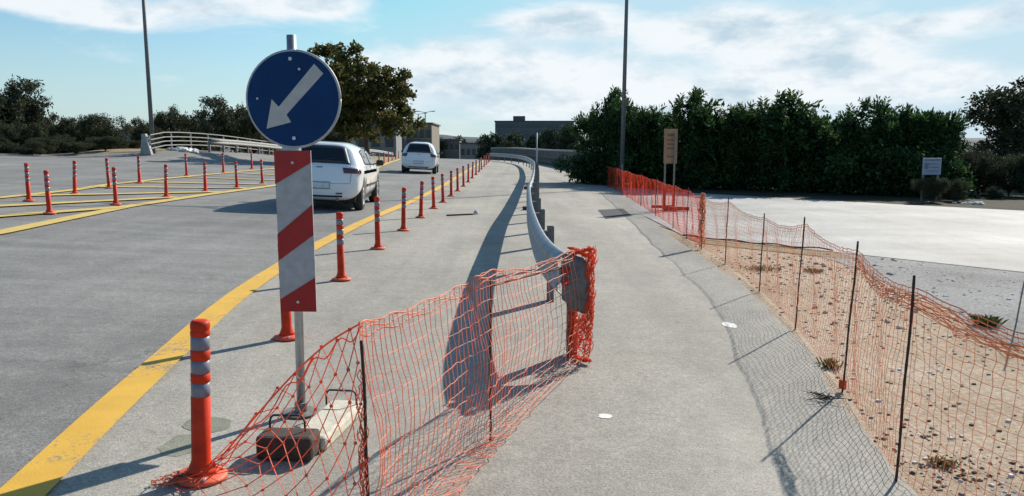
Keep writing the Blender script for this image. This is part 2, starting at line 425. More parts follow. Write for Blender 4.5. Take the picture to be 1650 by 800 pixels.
# edge between paving and gravel on the right
GE = [xy(*p) for p in ((1450, 790), (1375, 680), (1290, 560), (1215, 480), (1140, 423), (1085, 385), (1030, 342), (985, 308), (955, 290), (925, 280))]
GE = [(GE[0][0] + .0, -6)] + GE + [(5.5, 75)]
sheet('road', [(-60, -6), (-60, 34), (-31, 34), (-22.5, 34), (-17.5, 40.5), (-16.5, 60), (-16, 115)], [(-.5, -6), (-.5, 5), (-.5, 10), (-.5, 20), (-.5, 40), (-.5, 80), (-.5, 115)], .012, 'asphalt')
# side road that leaves to the right
far_edge = [(1.2, 52)] + [xy(*p) for p in ((930, 292), (1000, 302), (1130, 313), (1300, 322), (1470, 332), (1650, 341))]
near_edge = [(1.5, 30)] + [xy(*p) for p in ((1000, 325), (1040, 350), (1100, 381), (1200, 392), (1290, 402), (1650, 441))]
def extend(pl, L):
    a, b = Vector(pl[-2]), Vector(pl[-1]); d = (b - a).normalized(); return pl + [tuple(b + d * L)]
far_edge, near_edge = extend(far_edge, 30), extend(near_edge, 30)
rj = random.Random(8); GE = [GE[0]] + [(q[0] + rj.gauss(0, .018), q[1]) for q in catmull(GE[1:-1], 7)] + [GE[-1]]
def sheet_pairs(name, A, B, off, mat):
    m = MB(); k = 16
    rows = []
    for i in range(len(A) - 1):
        for q in range(8): rows.append((Vector(A[i]).lerp(Vector(A[i + 1]), q / 8), Vector(B[i]).lerp(Vector(B[i + 1]), q / 8)))
    rows.append((Vector(A[-1]), Vector(B[-1])))
    for a, b in rows:
        for j in range(k + 1):
            p = a.lerp(b, j / k); m.v.append((p.x, p.y, H(p.x, p.y) + off))
    m.f = [(i * (k + 1) + j, i * (k + 1) + j + 1, (i + 1) * (k + 1) + j + 1, (i + 1) * (k + 1) + j) for i in range(len(rows) - 1) for j in range(k)]
    a, b, c = (Vector(m.v[q]) for q in m.f[0][:3])
    if (b - a).cross(c - a).z < 0: m.f = [f[::-1] for f in m.f]
    return tag(m.build(name, mat, smooth=True), kind='structure')
# gravel triangle between paving and side road
GE7 = [q for q in GE if q[1] < 19]
sheet('pavement', YL, GE, .020, 'light_asphalt')
sheet('gravel_verge', [(q[0] - .15, q[1]) for q in GE7], [(30, -6), (26, 2), (22, 4), (20, 8), (17, 11), (11.5, 12.6), near_edge[3], near_edge[2]], .006, 'gravel', .4)
gg = [xy(*p) for p in ((1395, 440), (1440, 465), (1530, 500), (1600, 560), (1680, 600))]
sheet('grey_gravel', [xy(1280, 400), xy(1360, 404), xy(1500, 416), xy(1650, 432), (24, 9)], gg[:4] + [(24, 3)], .011, 'grey_gravel', .3)
sheet_pairs('side_road', near_edge, far_edge, .017, 'side_asphalt')
back = [(p[0] + 4, p[1] + 9) for p in far_edge]
sheet_pairs('verge', far_edge, back, .016, 'verge')
# ground of the planted island around the street tree
isl_a = [xy(*p) for p in ((560, 280), (600, 273), (625, 265), (645, 256))]
isl_b = [xy(*p) for p in ((440, 270), (520, 262), (580, 254), (640, 249))]
sheet('island_soil', isl_a, isl_b, .022, 'dry_earth')
sheet('berm_soil', [(-20.9, 37.5), (-21.5, 60), (-21.5, 110)], [(-17.0, 40.8), (-16.3, 60), (-15.8, 110)], .012, 'dry_earth')

def line(name, pts, w, off, mat, w2=None):
    n = len(pts); A, B = [], []
    for i in range(n):
        a, b = Vector(pts[max(0, i - 1)]), Vector(pts[min(n - 1, i + 1)]); d = (b - a).normalized(); q = Vector((-d.y, d.x)) * w / 2
        A.append(tuple(Vector(pts[i]) + q)); B.append(tuple(Vector(pts[i]) - q))
    return sheet(name, A, B, off, mat, .3)
line('yellow_line', YL[:-1], .205, .032, 'yellow_paint')
lower = [xy(*p) for p in ((-120, 400), (0, 378), (100, 357), (206, 335), (330, 316), (440, 301), (540, 286), (600, 275), (645, 257))]
upper = [xy(*p) for p in ((-120, 331), (0, 321), (121, 308), (176, 299), (301, 286), (440, 273), (520, 264))]
line('chevron_edge_line', lower, .26, .032, 'pale_yellow_paint')
line('chevron_edge_line', upper, .24, .032, 'pale_yellow_paint')
for a, b in (((-60, 356), (196, 336.5)), ((-60, 338), (285, 320)), ((40, 318), (360, 311)), ((150, 303), (400, 305)),
             ((215, 295), (430, 299)), ((300, 287), (470, 293)), ((380, 280), (500, 287)), ((440, 274), (540, 281))):
    line('chevron_stripe', [xy(*a), xy(*b)], .28, .036, 'pale_yellow_paint')
def spot(px, py, rx, ry, mat, off=.034, name='paint_spot', seed=0):
    c = P(px, py); m = MB(); r0 = random.Random(seed); n = 18
    m.v = [(c.x, c.y, H(c.x, c.y) + off)]
    for j in range(n):
        k = r0.uniform(.86, 1.1); x = c.x + rx * k * math.cos(2 * math.pi * j / n); y = c.y + ry * k * math.sin(2 * math.pi * j / n)
        m.v.append((x, y, H(x, y) + off))
    m.f = [(0, 1 + j, 1 + (j + 1) % n) for j in range(n)]
    tag(m.build(name, mat), kind='structure')
spot(975, 677, .04, .04, 'white_spot', .0225, seed=1); spot(1175, 528, .055, .11, 'white_spot', .0225, seed=2)
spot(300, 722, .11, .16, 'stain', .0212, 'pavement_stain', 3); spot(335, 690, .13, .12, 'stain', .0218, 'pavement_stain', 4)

sheet('dark_patch', [xy(963, 340), xy(1004, 338)], [xy(976, 355), xy(1019, 350)], .024, 'near_black', .2)  # near-black four-cornered sheet laid on the paving
sheet('verge', [(-60, 34.6), (-31, 34.6), (-22.8, 34.6)], [(-60, 60), (-31, 60), (-24, 60)], .01, 'verge')
# ---------------------------------------------------------------- bollards
ORD = ['nearest', 'second', 'third', 'fourth', 'fifth', 'sixth', 'seventh', 'eighth', 'ninth', 'tenth', 'eleventh', 'twelfth', 'thirteenth',
       'fourteenth', 'fifteenth', 'sixteenth', 'seventeenth', 'eighteenth', 'nineteenth', 'twentieth']
def make_bollard():
    t = thing('bollard', 'x', 'bollard', group='orange flexible bollards with grey bands')
    r = .0385; m = MB()
    prof = [(.060, .028), (.052, .045), (r + .003, .075), (r, .09)]
    z = .09
    for a, b in ((.395, .46), (.505, .565), (.615, .678)):
        prof += [(r, a - .003), (r - .004, a), (r - .004, b), (r, b + .003)]
    prof += [(r, .70), (r - .003, .705), (r, .712), (r, .735), (r - .006, .748), (r - .016, .752)]
    m.lathe(prof, n=28); m.build('post', 'orange_plastic', t, smooth=True)
    for a, b in ((.395, .46), (.505, .565), (.615, .678)):
        MB().lathe([(r - .004, a), (r - .001, a + .001), (r - .001, b - .001), (r - .004, b)], n=28).build('reflective_band', 'reflective_band', t, smooth=True)
    m = MB().lathe([(.105, 0), (.105, .012), (.095, .02), (.066, .026), (.060, .028)], n=28); bs = m.build('base', 'orange_base', t, smooth=True)
    for k in range(4):
        a = k * math.pi / 2 + .5
        MB().lathe([(.009, .014), (.009, .03), (.005, .032)], (.084 * math.cos(a), .084 * math.sin(a), 0), 8).build('bolt', 'bolt', bs)
    return t
bol = make_bollard(); used = [False]
def bollard(px, py, label, rz=None, pos=None):
    o = bol if not used[0] else copy_tree(bol); used[0] = True
    p = pos or P(px, py)
    place(o, (p.x, p.y, p.z + .026), rnd.uniform(0, 6), None, label)
    o.rotation_euler = (rnd.gauss(0, .028), rnd.gauss(0, .028), rnd.uniform(0, 6)); o.scale = (1, 1, .97)
    if label.startswith('large'): o.rotation_euler = (.01, .045, 0); o.scale = (1.06, 1.06, .945)
    return o
row = [(325, 778), (463, 550), (550, 455), (609, 404), (650, 374), (678, 353), (699, 338), (714, 328), (727, 318), (737.5, 309.5), (747, 302), (754.5, 295),
       (761, 288.5), (767, 283), (772, 278), (776, 274), (780, 270), (783.5, 266.5), (786.5, 263.5), (789, 261)]
for i, p in enumerate(row):
    lb = {0: 'large orange bollard nearest the camera, the orange net caught on its base',
          1: 'orange bollard half hidden behind the red and white striped panel'}.get(i, f'{ORD[i]} orange bollard from the camera in the row right of the yellow line')
    if i == 19: lb = 'last and farthest orange bollard of the row right of the yellow line'
    bollard(*p, lb)
front = [(80, 347), (187, 332), (268, 320), (331, 310.5), (382, 304.5), (423, 297.5)]
for i, p in enumerate(front):
    bollard(*p, f'{["leftmost", "second", "third", "fourth", "fifth", "sixth"][i]} orange bollard of the front row on the yellow striped area')
backr = [(47, 326), (120.5, 315), (176, 305), (225, 296.5), (301, 285), (360, 280), (406, 273)]
for i, p in enumerate(backr):
    bollard(*p, f'{["leftmost", "second", "third", "fourth", "fifth", "sixth", "seventh"][i]} orange bollard of the back row along the far edge of the striped area')
for i, p in enumerate(((611, 268), (619, 264.5), (626, 262), (632, 259.5), (637.5, 257.5), (642, 255.5))):
    bollard(*p, f'{["nearest", "second", "third", "fourth", "fifth", "farthest"][i]} orange bollard of the short row between the street tree and the small car')

# ---------------------------------------------------------------- sign with arrow and striped panel
sb = P(486, 672)
sgn = thing('keep_left_sign', 'round blue sign with white arrow above a red and white striped panel on grey post', 'road sign', sb)
def sign():
    D = sb.y; q = lambda px, py, dy=0: PD(px, py, D + dy)
    top = q(469, 57); x0 = sb.x
    MB().tube([(x0, D, sb.z + .02), (x0 + (top.x - x0) * .5, D, 1.1), (top.x, D, top.z)], .024, 14).build('post', 'galvanised', sgn, sb, smooth=True)
    MB().lathe([(.10, .0), (.10, .008), (.035, .012), (.035, .06), (.026, .062)], sb + Vector((0, 0, .024)), 20).build('foot_plate', 'old_steel', sgn, sb)
    # disc
    c = q(472, 160, -.035); rad = 73.5 / F * D; n = 56
    yaw = R(-4); ux = Vector((math.cos(yaw), math.sin(yaw), 0)); uy = Vector((0, 0, 1)); nn = ux.cross(uy)   # faces -Y
    circ = [(rad * math.cos(2 * math.pi * k / n), rad * math.sin(2 * math.pi * k / n)) for k in range(n)]
    ds = MB().prism(circ, c - nn * .012, ux, uy, .012).build('disc', 'sign_blue', sgn, sb)
    rim = MB().tube([c - nn * .008 + ux * (a * 1.012) + uy * (b * 1.012) for a, b in circ] + [c - nn * .008 + ux * circ[0][0] * 1.012 + uy * circ[0][1] * 1.012], .009, 8)
    rim.build('rim', 'board_grey', sgn, sb, smooth=True)
    arrow = [((px - 472) / F * D, (160 - py) / F * D) for px, py in ((508, 106), (522, 121), (461, 184), (468, 196), (428, 206), (438, 160), (449, 172))]
    MB().prism(arrow[::-1], c, ux, uy, .003).build('arrow', 'sign_white', ds, sb)
    for px, py, r in ((470, 98, .010), (484, 114, .007), (415, 159, .006), (472, 221, .010)):
        o = c + ux * ((px - 472) / F * D) + uy * ((160 - py) / F * D)
        MB().prism([(r * math.cos(k * .785), r * math.sin(k * .785)) for k in range(8)], o, ux, uy, .006).build('bolt', 'bolt', ds, sb)
    for zz in (240, 110):
        MB().box(q(470, zz, -.004), (.09, .05, .03)).build('clamp', 'galvanised', sgn, sb, bevel=.003)
    # striped panel
    a, b = q(443, 243, -.045), q(511, 502, -.045); w = b.x - a.x; h = a.z - b.z; o = Vector((a.x, a.y, b.z)); tilt = -.006
    ux = Vector((1, R(-3), 0)).normalized(); uy = Vector((tilt, 0, 1)); nn = ux.cross(uy).normalized()
    pn = MB().prism([(0, 0), (w, 0), (w, h), (0, h)], o + nn * -.010, ux, uy, .010).build('striped_panel', 'board_grey', sgn, sb, bevel=.002)
    def Y(py): return (502 - py) / (502 - 243) * h
    bands = [(502, 502, 444, 478), (419, 358, 322, 372)]        # left bottom/…
    polys = [[(0, Y(502)), (w, Y(502)), (w, Y(446)), (0, Y(482))],
             [(0, Y(419)), (w, Y(377)), (w, Y(328)), (0, Y(376))],
             [(0, Y(296)), (w, Y(262)), (w, Y(243)), (0, Y(243))]]
    for p in polys:
        MB().prism(p, o + nn * .001, ux, uy, .002).build('red_stripe', 'sign_red', pn, sb)
    for py in (262, 486):
        oo = o + ux * w * .5 + uy * Y(py) + nn * .003
        MB().prism([(.008 * math.cos(k * .785), .008 * math.sin(k * .785)) for k in range(8)], oo, ux, uy, .005).build('bolt', 'bolt', pn, sb)
sign()
# ballast blocks
def handle(c, ax, w, h, parent, org):
    ax = Vector(ax).normalized(); z = Vector((0, 0, 1)); c = Vector(c); pts = []
    for t in ((-1, -.2), (-1, .6), (-.93, .85), (-.78, 1), (0, 1), (.78, 1), (.93, .85), (1, .6), (1, -.2)):
        pts.append(c + ax * t[0] * w / 2 + z * t[1] * h)
    MB().tube(pts, .0055, 8).build('handle', 'wire', parent, org, smooth=True)
def ballast(px, py, dims, rz, mat, label, hang=0):
    p = P(px, py); t = thing('ballast_block', label, 'ballast block', p)
    Rm = Matrix.Rotation(rz, 3, 'Z'); c = p + Vector((0, 0, dims[2] / 2 + .024))
    b = MB().box(c, dims, rz).build('block', mat, t, p, bevel=.018)
    handle(p + Vector((0, 0, dims[2] + .024)) + Rm @ Vector((-.01, .02 + hang, 0)), Rm @ Vector((1, 0, 0)), .17, .075, t, p)
ballast(466, 742, (.27, .15, .115), R(-4), 'dark_block', 'dark brown weight block with wire handle under the net in front of sign post')
ballast(531, 700, (.19, .58, .07), R(-8), 'cream_block', 'cream concrete weight with a wire handle beside the foot of the blue sign', .19)

# ---------------------------------------------------------------- guardrail
GR = catmull([(.37, 5.30), (.30, 5.9), (.26, 7), (.25, 9), (.27, 11), (.35, 15), (.55, 20), (.87, 30), (1.1, 40), (1.1, 55), (.6, 66), (-.6, 74), (-2.3, 84)], 6)
def guardrail():
    g0 = G(GR[0][0], GR[0][1])
    t = thing('guardrail', 'long galvanised crash barrier curving away up the paving, near end wrapped in red net', 'guardrail', g0)
    # W profile: (normal offset, z offset)
    pr = [(0, -.155), (-.018, -.150), (-.045, -.12), (-.062, -.10), (-.062, -.065), (-.01, -.025), (-.005, 0), (-.01, .025), (-.062, .065), (-.062, .10), (-.045, .12), (-.018, .150), (0, .155)]
    m = MB(); n = len(pr)
    for i, (x, y) in enumerate(GR):
        a, b = Vector(GR[max(0, i - 1)]), Vector(GR[min(len(GR) - 1, i + 1)]); d = (b - a).normalized(); nx, ny = d.y, -d.x   # right-hand normal
        for (u, z) in pr: m.v.append((x + nx * u, y + ny * u, H(x, y) + .62 + z))
    m.f = [(i * n + j, i * n + j + 1, (i + 1) * n + j + 1, (i + 1) * n + j) for i in range(len(GR) - 1) for j in range(n - 1)]
    m.build('beam', 'rail_steel', t, g0, smooth=True, solid=.004)
    # end wing: curved plate, wider than the beam, bent back
    a = Vector(GR[0]); d = (Vector(GR[0]) - Vector(GR[2])).normalized(); m = MB(); rows = 9; nn = 9
    for i in range(rows):
        s = i / (rows - 1); hw = .158 + .05 * s - (.06 * s ** 8)
        x = a.x - .03 + s * .18; y = a.y - .13 * s * (1.6 - s)
        for j in range(nn):
            q = j / (nn - 1) * 2 - 1; m.v.append((x, y - .045 * math.cos(q * 1.3) * (1 - .3 * s), H(x, y) + .62 - .07 * s + q * hw))
    m.f = [(i * nn + j, i * nn + j + 1, (i + 1) * nn + j + 1, (i + 1) * nn + j) for i in range(rows - 1) for j in range(nn - 1)]
    w = m.build('end_wing', 'wing_steel', t, g0, smooth=True, solid=.006)
    for dz in (.03, .10):
        MB().box((a.x - .012, a.y - .075, .585 + dz), (.055, .012, .05), R(-30)).build('reflector', 'sign_red', w, g0)
    # posts every 2 m on the right side
    s = 0.0; nxt = .15; k = 0
    for i in range(len(GR) - 1):
        a, b = Vector(GR[i]), Vector(GR[i + 1]); l = (b - a).length
        while s + l >= nxt:
            p = a.lerp(b, (nxt - s) / l); d = (b - a).normalized(); nx = Vector((d.y, -d.x)); rz = math.atan2(d.y, d.x) - math.pi / 2
            c = p + nx * (.10 if k == 0 else .14); k += 1; z = H(c.x, c.y); 
            m = MB()
            m.box((c.x, c.y, z + .37), (.006, .11, .74), rz); m.box((c.x - .03 * math.cos(rz), c.y - .03 * math.sin(rz) + .055, z + .37), (.06, .006, .74), rz); m.box((c.x - .03 * math.cos(rz), c.y - .03 * math.sin(rz) - .055, z + .37), (.06, .006, .74), rz)
            po = m.build('post', 'post_steel', t, g0)
            MB().lathe([(.014, 0), (.014, .012), (.006, .016)], (0, 0, 0), 8).build('bolt', 'bolt', po).matrix_local = Matrix.Translation(Vector((p.x - nx.x * .012, p.y - nx.y * .012, z + .62)) - g0) @ Matrix.Rotation(R(-90), 4, 'Y')
            cc = p + nx * .05; MB().box((cc.x, cc.y, z + .62), (.10, .09, .16), rz).build('spacer', 'post_steel', po, g0)
            nxt += 2.0 if nxt < 30 else 4.0
        s += l
    return g0
guardrail()
# crossing lines on the island between rail and its shadow
gp = G(1.42, 45.5)
tag(MB().tube([gp, gp + Vector((0, 0, 2.3))], .04, 10).build('marker_post', 'board_grey', origin=gp, smooth=True), 'slim pale grey post standing beyond the far bend of the guardrail', 'post')

# ---------------------------------------------------------------- stakes and nets
def stake(base, top, label, r=.006, mat='rust', group='rusty rebar stakes holding the nets'):
    b, tp = Vector(base), Vector(top); n = 26; pts = [b.lerp(tp, i / n) + Vector((math.sin(i * .4) * .002, 0, 0)) for i in range(n + 1)]
    o = MB().tube(pts, [r * (1.12 if i % 2 else .95) for i in range(n + 1)], 7).build('rebar_stake', mat, origin=b, smooth=True)
    return tag(o, label, 'stake', group)
s1b = G(-.505, 2.66); s1t = PD(583, 549, 2.72); stake(s1b, s1t, 'rusty stake nearest the sign with orange net gathered all along it')
s2b = P(790, 718); s2t = PD(790, 449, s2b.y + .02); stake(s2b, s2t, 'rusty stake in the middle of the foreground net, before the guardrail shadow')
fb = [(1130, 403), (1168, 428), (1223, 472), (1281, 533), (1357, 634), (1443, 782)]
ft = [(1132, 313), (1174, 318), (1232, 344), (1297, 350), (1383, 389), (1474, 444)]
near_st = []
names = ['stake wrapped in yellow orange net where the red net ends', 'first bare rusty stake right of the yellow wrapped stake', 'second bare rusty stake right of the yellow wrapped stake',
         'third bare rusty stake, its top against the pale side road', 'tall rusty stake with a red rag at its foot', 'rightmost tall rusty stake, nearest the camera on the gravel edge']
for i, (a, b) in enumerate(zip(fb, ft)):
    pb = P(*a); pt = PD(b[0], b[1], pb.y + .01); stake(pb, pt, names[i]); near_st.append((pb, pt))
# extra stake beyond the right frame edge carries the net on
off_b = G(near_st[-1][0].x + .12, 2.15); off_t = off_b + Vector((.1, 0, .93))
ex = P(1632, 545); stake(ex, ex + Vector((.10, 0, .80)), 'greenish stake at the right edge of the picture, beyond the gravel strip', mat='old_steel')
far_px = [(975, 299, 264), (992, 308, 268), (1010, 320, 272), (1032, 334, 279), (1056, 350, 286), (1084, 370, 295), (1106, 386, 303)]
far_st = []
for i, (x, yb, yt) in enumerate(far_px):
    pb = P(x, yb); pt = Vector((pb.x + .01, pb.y, pb.z + .86)); far_st.append((pb, pt))
    stake(pb, pt, f'{["farthest", "second farthest", "third farthest", "fourth farthest", "fifth farthest", "sixth farthest", "seventh farthest"][i]} stake inside the red net by the brown notice board')

def net_mesh(S, U, V, cu, cv, r, diag=False, jit=.004, seed=0, keep=None):
    """strands of a plastic mesh over the surface S(u, v), u in 0..U, v in 0..V cells"""
    r0 = random.Random(seed); m = MB(); g = {}
    for i in range(U + 1):
        for j in range(V + 1):
            p = S(i / U, j / V); g[i, j] = p + Vector((r0.gauss(0, jit), r0.gauss(0, jit), r0.gauss(0, jit)))
            if g[i, j].z < H(p.x, p.y) + .035: g[i, j].z = H(p.x, p.y) + .035
    def strand(idx):
        if len(idx) > 1: m.tube([g[q] for q in idx], r, 3, cap=False)
    if diag:
        for s in range(-V, U + 1):
            strand([(s + k, k) for k in range(V + 1) if 0 <= s + k <= U]); strand([(s + V - k, k) for k in range(V + 1) if 0 <= s + V - k <= U])
    else:
        for i in range(U + 1): strand([(i, j) for j in range(V + 1)])
        for j in range(V + 1): strand([(i, j) for i in range(U + 1)])
    if diag:
        for i in range(U + 1):
            for j in range(V + 1):
                p = g[i, j]; m.box(p, (r * 4, r * 4, r * 4), M=Matrix.Rotation(.7, 3, 'Z'))
    return m, g
def curve3(pts):
    pts = [tuple(p) for p in pts]; c = catmull(pts, 10)
    def f(t):
        s = t * (len(c) - 1); i = min(len(c) - 2, int(s)); q = s - i
        return Vector(c[i]).lerp(Vector(c[i + 1]), q)
    return f

# foreground net, right section: top edge, foot, and skirt lying on the paving
top = curve3([PD(580, 522, 2.74), PD(655, 499, 3.10), PD(742, 461, 3.6), s2t + Vector((0, 0, .035)), PD(850, 432, 4.6), PD(925, 403, 5.22)])
foot = curve3([G(-.50, 2.66) + Vector((0, 0, .03)), G(-.38, 3.05) + Vector((0, 0, .03)), G(-.25, 3.55) + Vector((0, 0, .03)), s2b + Vector((0, 0, .03)), P(850, 655) + Vector((0, 0, .03)), P(925, 588) + Vector((0, 0, .03))])
skirt = curve3([P(735, 830), P(757, 790), P(795, 745), P(830, 705), P(885, 645), P(942, 588)])
def Sright(u, v):
    if v > .16:
        w = (v - .16) / .84; a, b = foot(u), top(u); p = a.lerp(b, w)
        belly = math.sin(w * math.pi); wob = .03 * math.sin(u * 23 + w * 5) + .02 * math.sin(u * 11 - w * 9)
        return p + Vector((.05 * belly, -.04, 0)) * belly + Vector((.35, -.35, 0)) * wob * belly * .8
    w = v / .16; b, a = foot(u), skirt(u); p = a.lerp(b, w); return Vector((p.x, p.y, H(p.x, p.y) + .035 + .025 * abs(math.sin(u * 40 + v * 30))))
m, g = net_mesh(Sright, 54, 15, 0, 0, .0019, seed=3, jit=.0028)
# doubled cords at the top edge
for dz in (0, -.022, -.045): m.tube([top(i / 60) + Vector((0, 0, dz + .008 * math.sin(i * .9 + dz * 90))) for i in range(61)], .0035, 4, False)
tag(m.build('safety_net', 'sunlit_net'), 'sagging orange net across the foreground from the rusty stake to the guardrail end', 'safety net')
# left section: stretched diamonds pulled down to the bollard
A0 = P(262, 797) + Vector((0, 0, .04)); A1 = PD(352, 742, 3.42)
tl = curve3([A1, PD(450, 628, 3.10), PD(520, 560, 2.92), PD(580, 522, 2.76)])
bl = curve3([A0, P(380, 830) + Vector((0, 0, .03)), P(470, 880) + Vector((0, 0, .03)), G(-.55, 2.6) + Vector((0, 0, .03))])
def Sleft(u, v):
    p = bl(u).lerp(tl(u), v); k = math.sin(v * math.pi) * math.sin(u * math.pi)
    return p + Vector((0, .09 * k, -.03 * k))
m, g = net_mesh(Sleft, 9, 6, 0, 0, .0024, diag=True, seed=5, jit=.006)
m.tube([tl(i / 30) for i in range(31)], .004, 5, False); m.tube([tl(i / 30) + Vector((.004, .01, -.03 - .02 * math.sin(i))) for i in range(31)], .003, 5, False)
tag(m.build('safety_net', 'orange_net'), 'stretched diamond meshed orange net pulled down to the nearest bollard, over the weights', 'safety net')
# tangles
def tangle(name, axis, n, rad, r, mat, label, seed, turn=3.5, flat=1):
    r0 = random.Random(seed); m = MB()
    for k in range(n):
        kk = 2 * (k % (len(axis) // 2)); a, b = Vector(axis[kk]), Vector(axis[kk + 1])
        t0 = r0.uniform(-.02, .9); t1 = min(1.02, t0 + r0.uniform(.08, .5)); ph = r0.uniform(0, 6.3); rr = rad * r0.uniform(.35, 1.1); N = 18; pts = []
        for i in range(N):
            t = t0 + (t1 - t0) * i / (N - 1); an = ph + turn * (t - t0) * 6 + r0.gauss(0, .25)
            p = a.lerp(b, t) + Vector((math.cos(an) * rr, math.sin(an) * rr * flat, 0)) + Vector([r0.gauss(0, rad * .14) for _ in range(3)])
            p.z = max(p.z, H(p.x, p.y) + .03); pts.append(p)
        m.tube(pts, r, 3, False)
    return tag(m.build(name, mat), label, 'net bundle')
tangle('net_bundle', (s1b + Vector((-.012, -.01, .03)), s1t + Vector((-.008, 0, -.12))), 26, .017, .0022, 'orange_net', 'thin bunch of orange net tied along the front stake', 11)
re = G(.475, 5.42)
tangle('net_bundle', (re + Vector((.03, -.22, .03)), re + Vector((.055, -.24, .80)), re + Vector((.03, -.20, .03)), re + Vector((.05, -.23, .82)), re + Vector((-.06, -.03, .03)), re + Vector((-.055, -.03, .36)), re + Vector((-.07, 0, .80)), re + Vector((.06, -.04, .74)), re + Vector((-.07, -.02, .04)), re + Vector((.04, -.20, .05)), re + Vector((-.02, -.05, .04)), re + Vector((.0, -.10, .34)), re + Vector((-.05, -.02, .76)), re + Vector((.05, -.22, .82))), 260, .032, .0030, 'red_net', 'thick bright red bundle of net wrapped round the near end of the guardrail', 12)
tangle('net_bundle', (P(262, 797) + Vector((-.05, 0, .04)), P(350, 768) + Vector((0, 0, .06))), 16, .04, .0026, 'orange_net', 'loose orange net snagged round the base of the nearest bollard', 13)
tangle('net_bundle', (near_st[0][0] + Vector((0, 0, .02)), near_st[0][1]), 40, .045, .005, 'amber_net', 'yellow orange net rolled up on the stake where the two right hand nets meet', 14)
# cross bar cord in the foreground net
tag(MB().tube([PD(788, 462, 3.99), PD(840, 448, 4.5), PD(905, 432, 5.2)], .006, 6).build('rusty_rod', 'rust'), 'thin rusty rod across the top of the net between middle stake and guardrail', 'rod')

# right-hand nets
def fence_net(posts, per, V, r, mat, label, sag=.05, seed=0, droop=0.0):
    cu = [0]; 
    for a, b in zip(posts, posts[1:]): cu.append(cu[-1] + (b[0] - a[0]).length)
    T = cu[-1]; U = int(T / per)
    def S(u, v):
        s = u * T
        for i in range(len(posts) - 1):
            if s <= cu[i + 1] + 1e-6: break
        q = (s - cu[i]) / (cu[i + 1] - cu[i]); a = posts[i][0].lerp(posts[i + 1][0], q); b = posts[i][1].lerp(posts[i + 1][1], q)
        sg = sag * math.sin(q * math.pi); h = (b - a)
        p = a + h * (v * .94) ; p.z -= sg * v
        k = .022 * math.sin(s * 9 + v * 4) * math.sin(v * math.pi) + .03 * math.sin(s * 2.3) * math.sin(v * math.pi)
        return p + Vector((k + .012, k * .6, .02 * (1 - v)))
    m, g = net_mesh(S, U, V, 0, 0, r, seed=seed, jit=.003)
    for dz in (0, .02): m.tube([g[i, V] - Vector((0, 0, dz)) for i in range(U + 1)], r * 2.0, 4, False)
    return tag(m.build('safety_net', mat), label, 'safety net'), g
ends = near_st + [(off_b, off_t)]
_, g1 = fence_net(ends, .05, 17, .0013, 'amber_net', 'pale orange net sagging along the gravel edge on rusty stakes', .05, 21)
fence_net(far_st + [near_st[0]], .05, 16, .0023, 'red_net', 'bright red orange net in the distance behind the brown notice board', .03, 22)
# bunched hem between the last stakes
h0, h1, h2 = near_st[4][1] + Vector((0, 0, -.09)), near_st[5][1] + Vector((0, 0, -.09)), off_t + Vector((0, 0, -.10))
m = MB(); r0 = random.Random(5)
for k in range(16):
    pts = []
    for i in range(40):
        t = i / 39; p = h0.lerp(h1, t * 2) if t < .5 else h1.lerp(h2, t * 2 - 1)
        p = p + Vector((r0.gauss(0, .008), r0.gauss(0, .010), -.06 * math.sin(t * 2 % 1 * math.pi) + r0.gauss(0, .010) - .022 * (k % 3)))
        pts.append(p)
    m.tube(pts, .0018, 3, False)
tag(m.build('net_hem', 'amber_net'), 'bunched yellow orange hem of net hanging between the two rightmost stakes', 'net hem')
# red rag at the foot of one stake
rg = near_st[4][0]; m = MB(); r0 = random.Random(4)
for k in range(14):
    a = r0.uniform(0, 6.3); m.tube([rg + Vector((math.cos(a + i * .7) * .02, math.sin(a + i * .7) * .02, .03 + .05 * i / 5)) for i in range(6)], .004, 4)
tag(m.build('rag', 'red_net'), 'scrap of red net knotted round the foot of the tall stake', 'rag')

# ---------------------------------------------------------------- notice boards
nb = P(1078, 341)
nt_ = thing('notice_board', 'brown notice board on two thin legs and a red frame behind the red net', 'sign board', nb)
def notice():
    D = nb.y; q = lambda px, py, dy=0: PD(px, py, D + dy)
    a, b = q(1071, 208), q(1094, 264)
    yaw = R(20)
    ux = Vector((math.cos(yaw), math.sin(yaw), 0)); uy = Vector((0, 0, 1)); nn = ux.cross(uy); w = (b.x - a.x); h = a.z - b.z
    o = Vector((a.x, a.y, b.z))
    pn = MB().prism([(0, 0), (w, 0), (w, h), (0, h)], o - nn * .02, ux, uy, .02).build('board', 'board_brown', nt_, nb, bevel=.003)
    for (x0, x1, y0, y1) in ((.25, .8, .80, .86), (.2, .75, .66, .70), (.2, .8, .54, .58), (.2, .7, .42, .46), (.2, .8, .18, .22)):
        MB().prism([(w * x0, h * y0), (w * x1, h * y0), (w * x1, h * y1), (w * x0, h * y1)], o + nn * .001, ux, uy, .003).build('text_line', 'board_ink', pn, nb)
    for px in (1073, 1088):
        t0 = q(px, 215, .04); MB().bar((t0.x, D + .05, nb.z + .05), t0, .035, .035).build('leg', 'old_steel', nt_, nb)
        MB().bar((t0.x, D + .05, nb.z + .08), (t0.x, D + .05, nb.z + .55), .06, .06).build('leg_socket', 'red_frame', nt_, nb)
    c = q(1079, 331); MB().box((c.x - .12, D + .22, nb.z + .10), (.55, .09, .07)).build('foot', 'red_frame', nt_, nb, bevel=.005)
    MB().box((c.x + .14, D - .18, nb.z + .08), (.58, .09, .09)).build('foot', 'red_frame', nt_, nb, bevel=.005)
    MB().box((c.x, D + .05, nb.z + .5), (.30, .05, .06)).build('crossbar', 'red_frame', nt_, nb)
    for s in (-1, 1): MB().box((c.x + s * .11, D + .02, nb.z + .05), (.05, .42, .05)).build('runner', 'red_frame', nt_, nb)
notice()
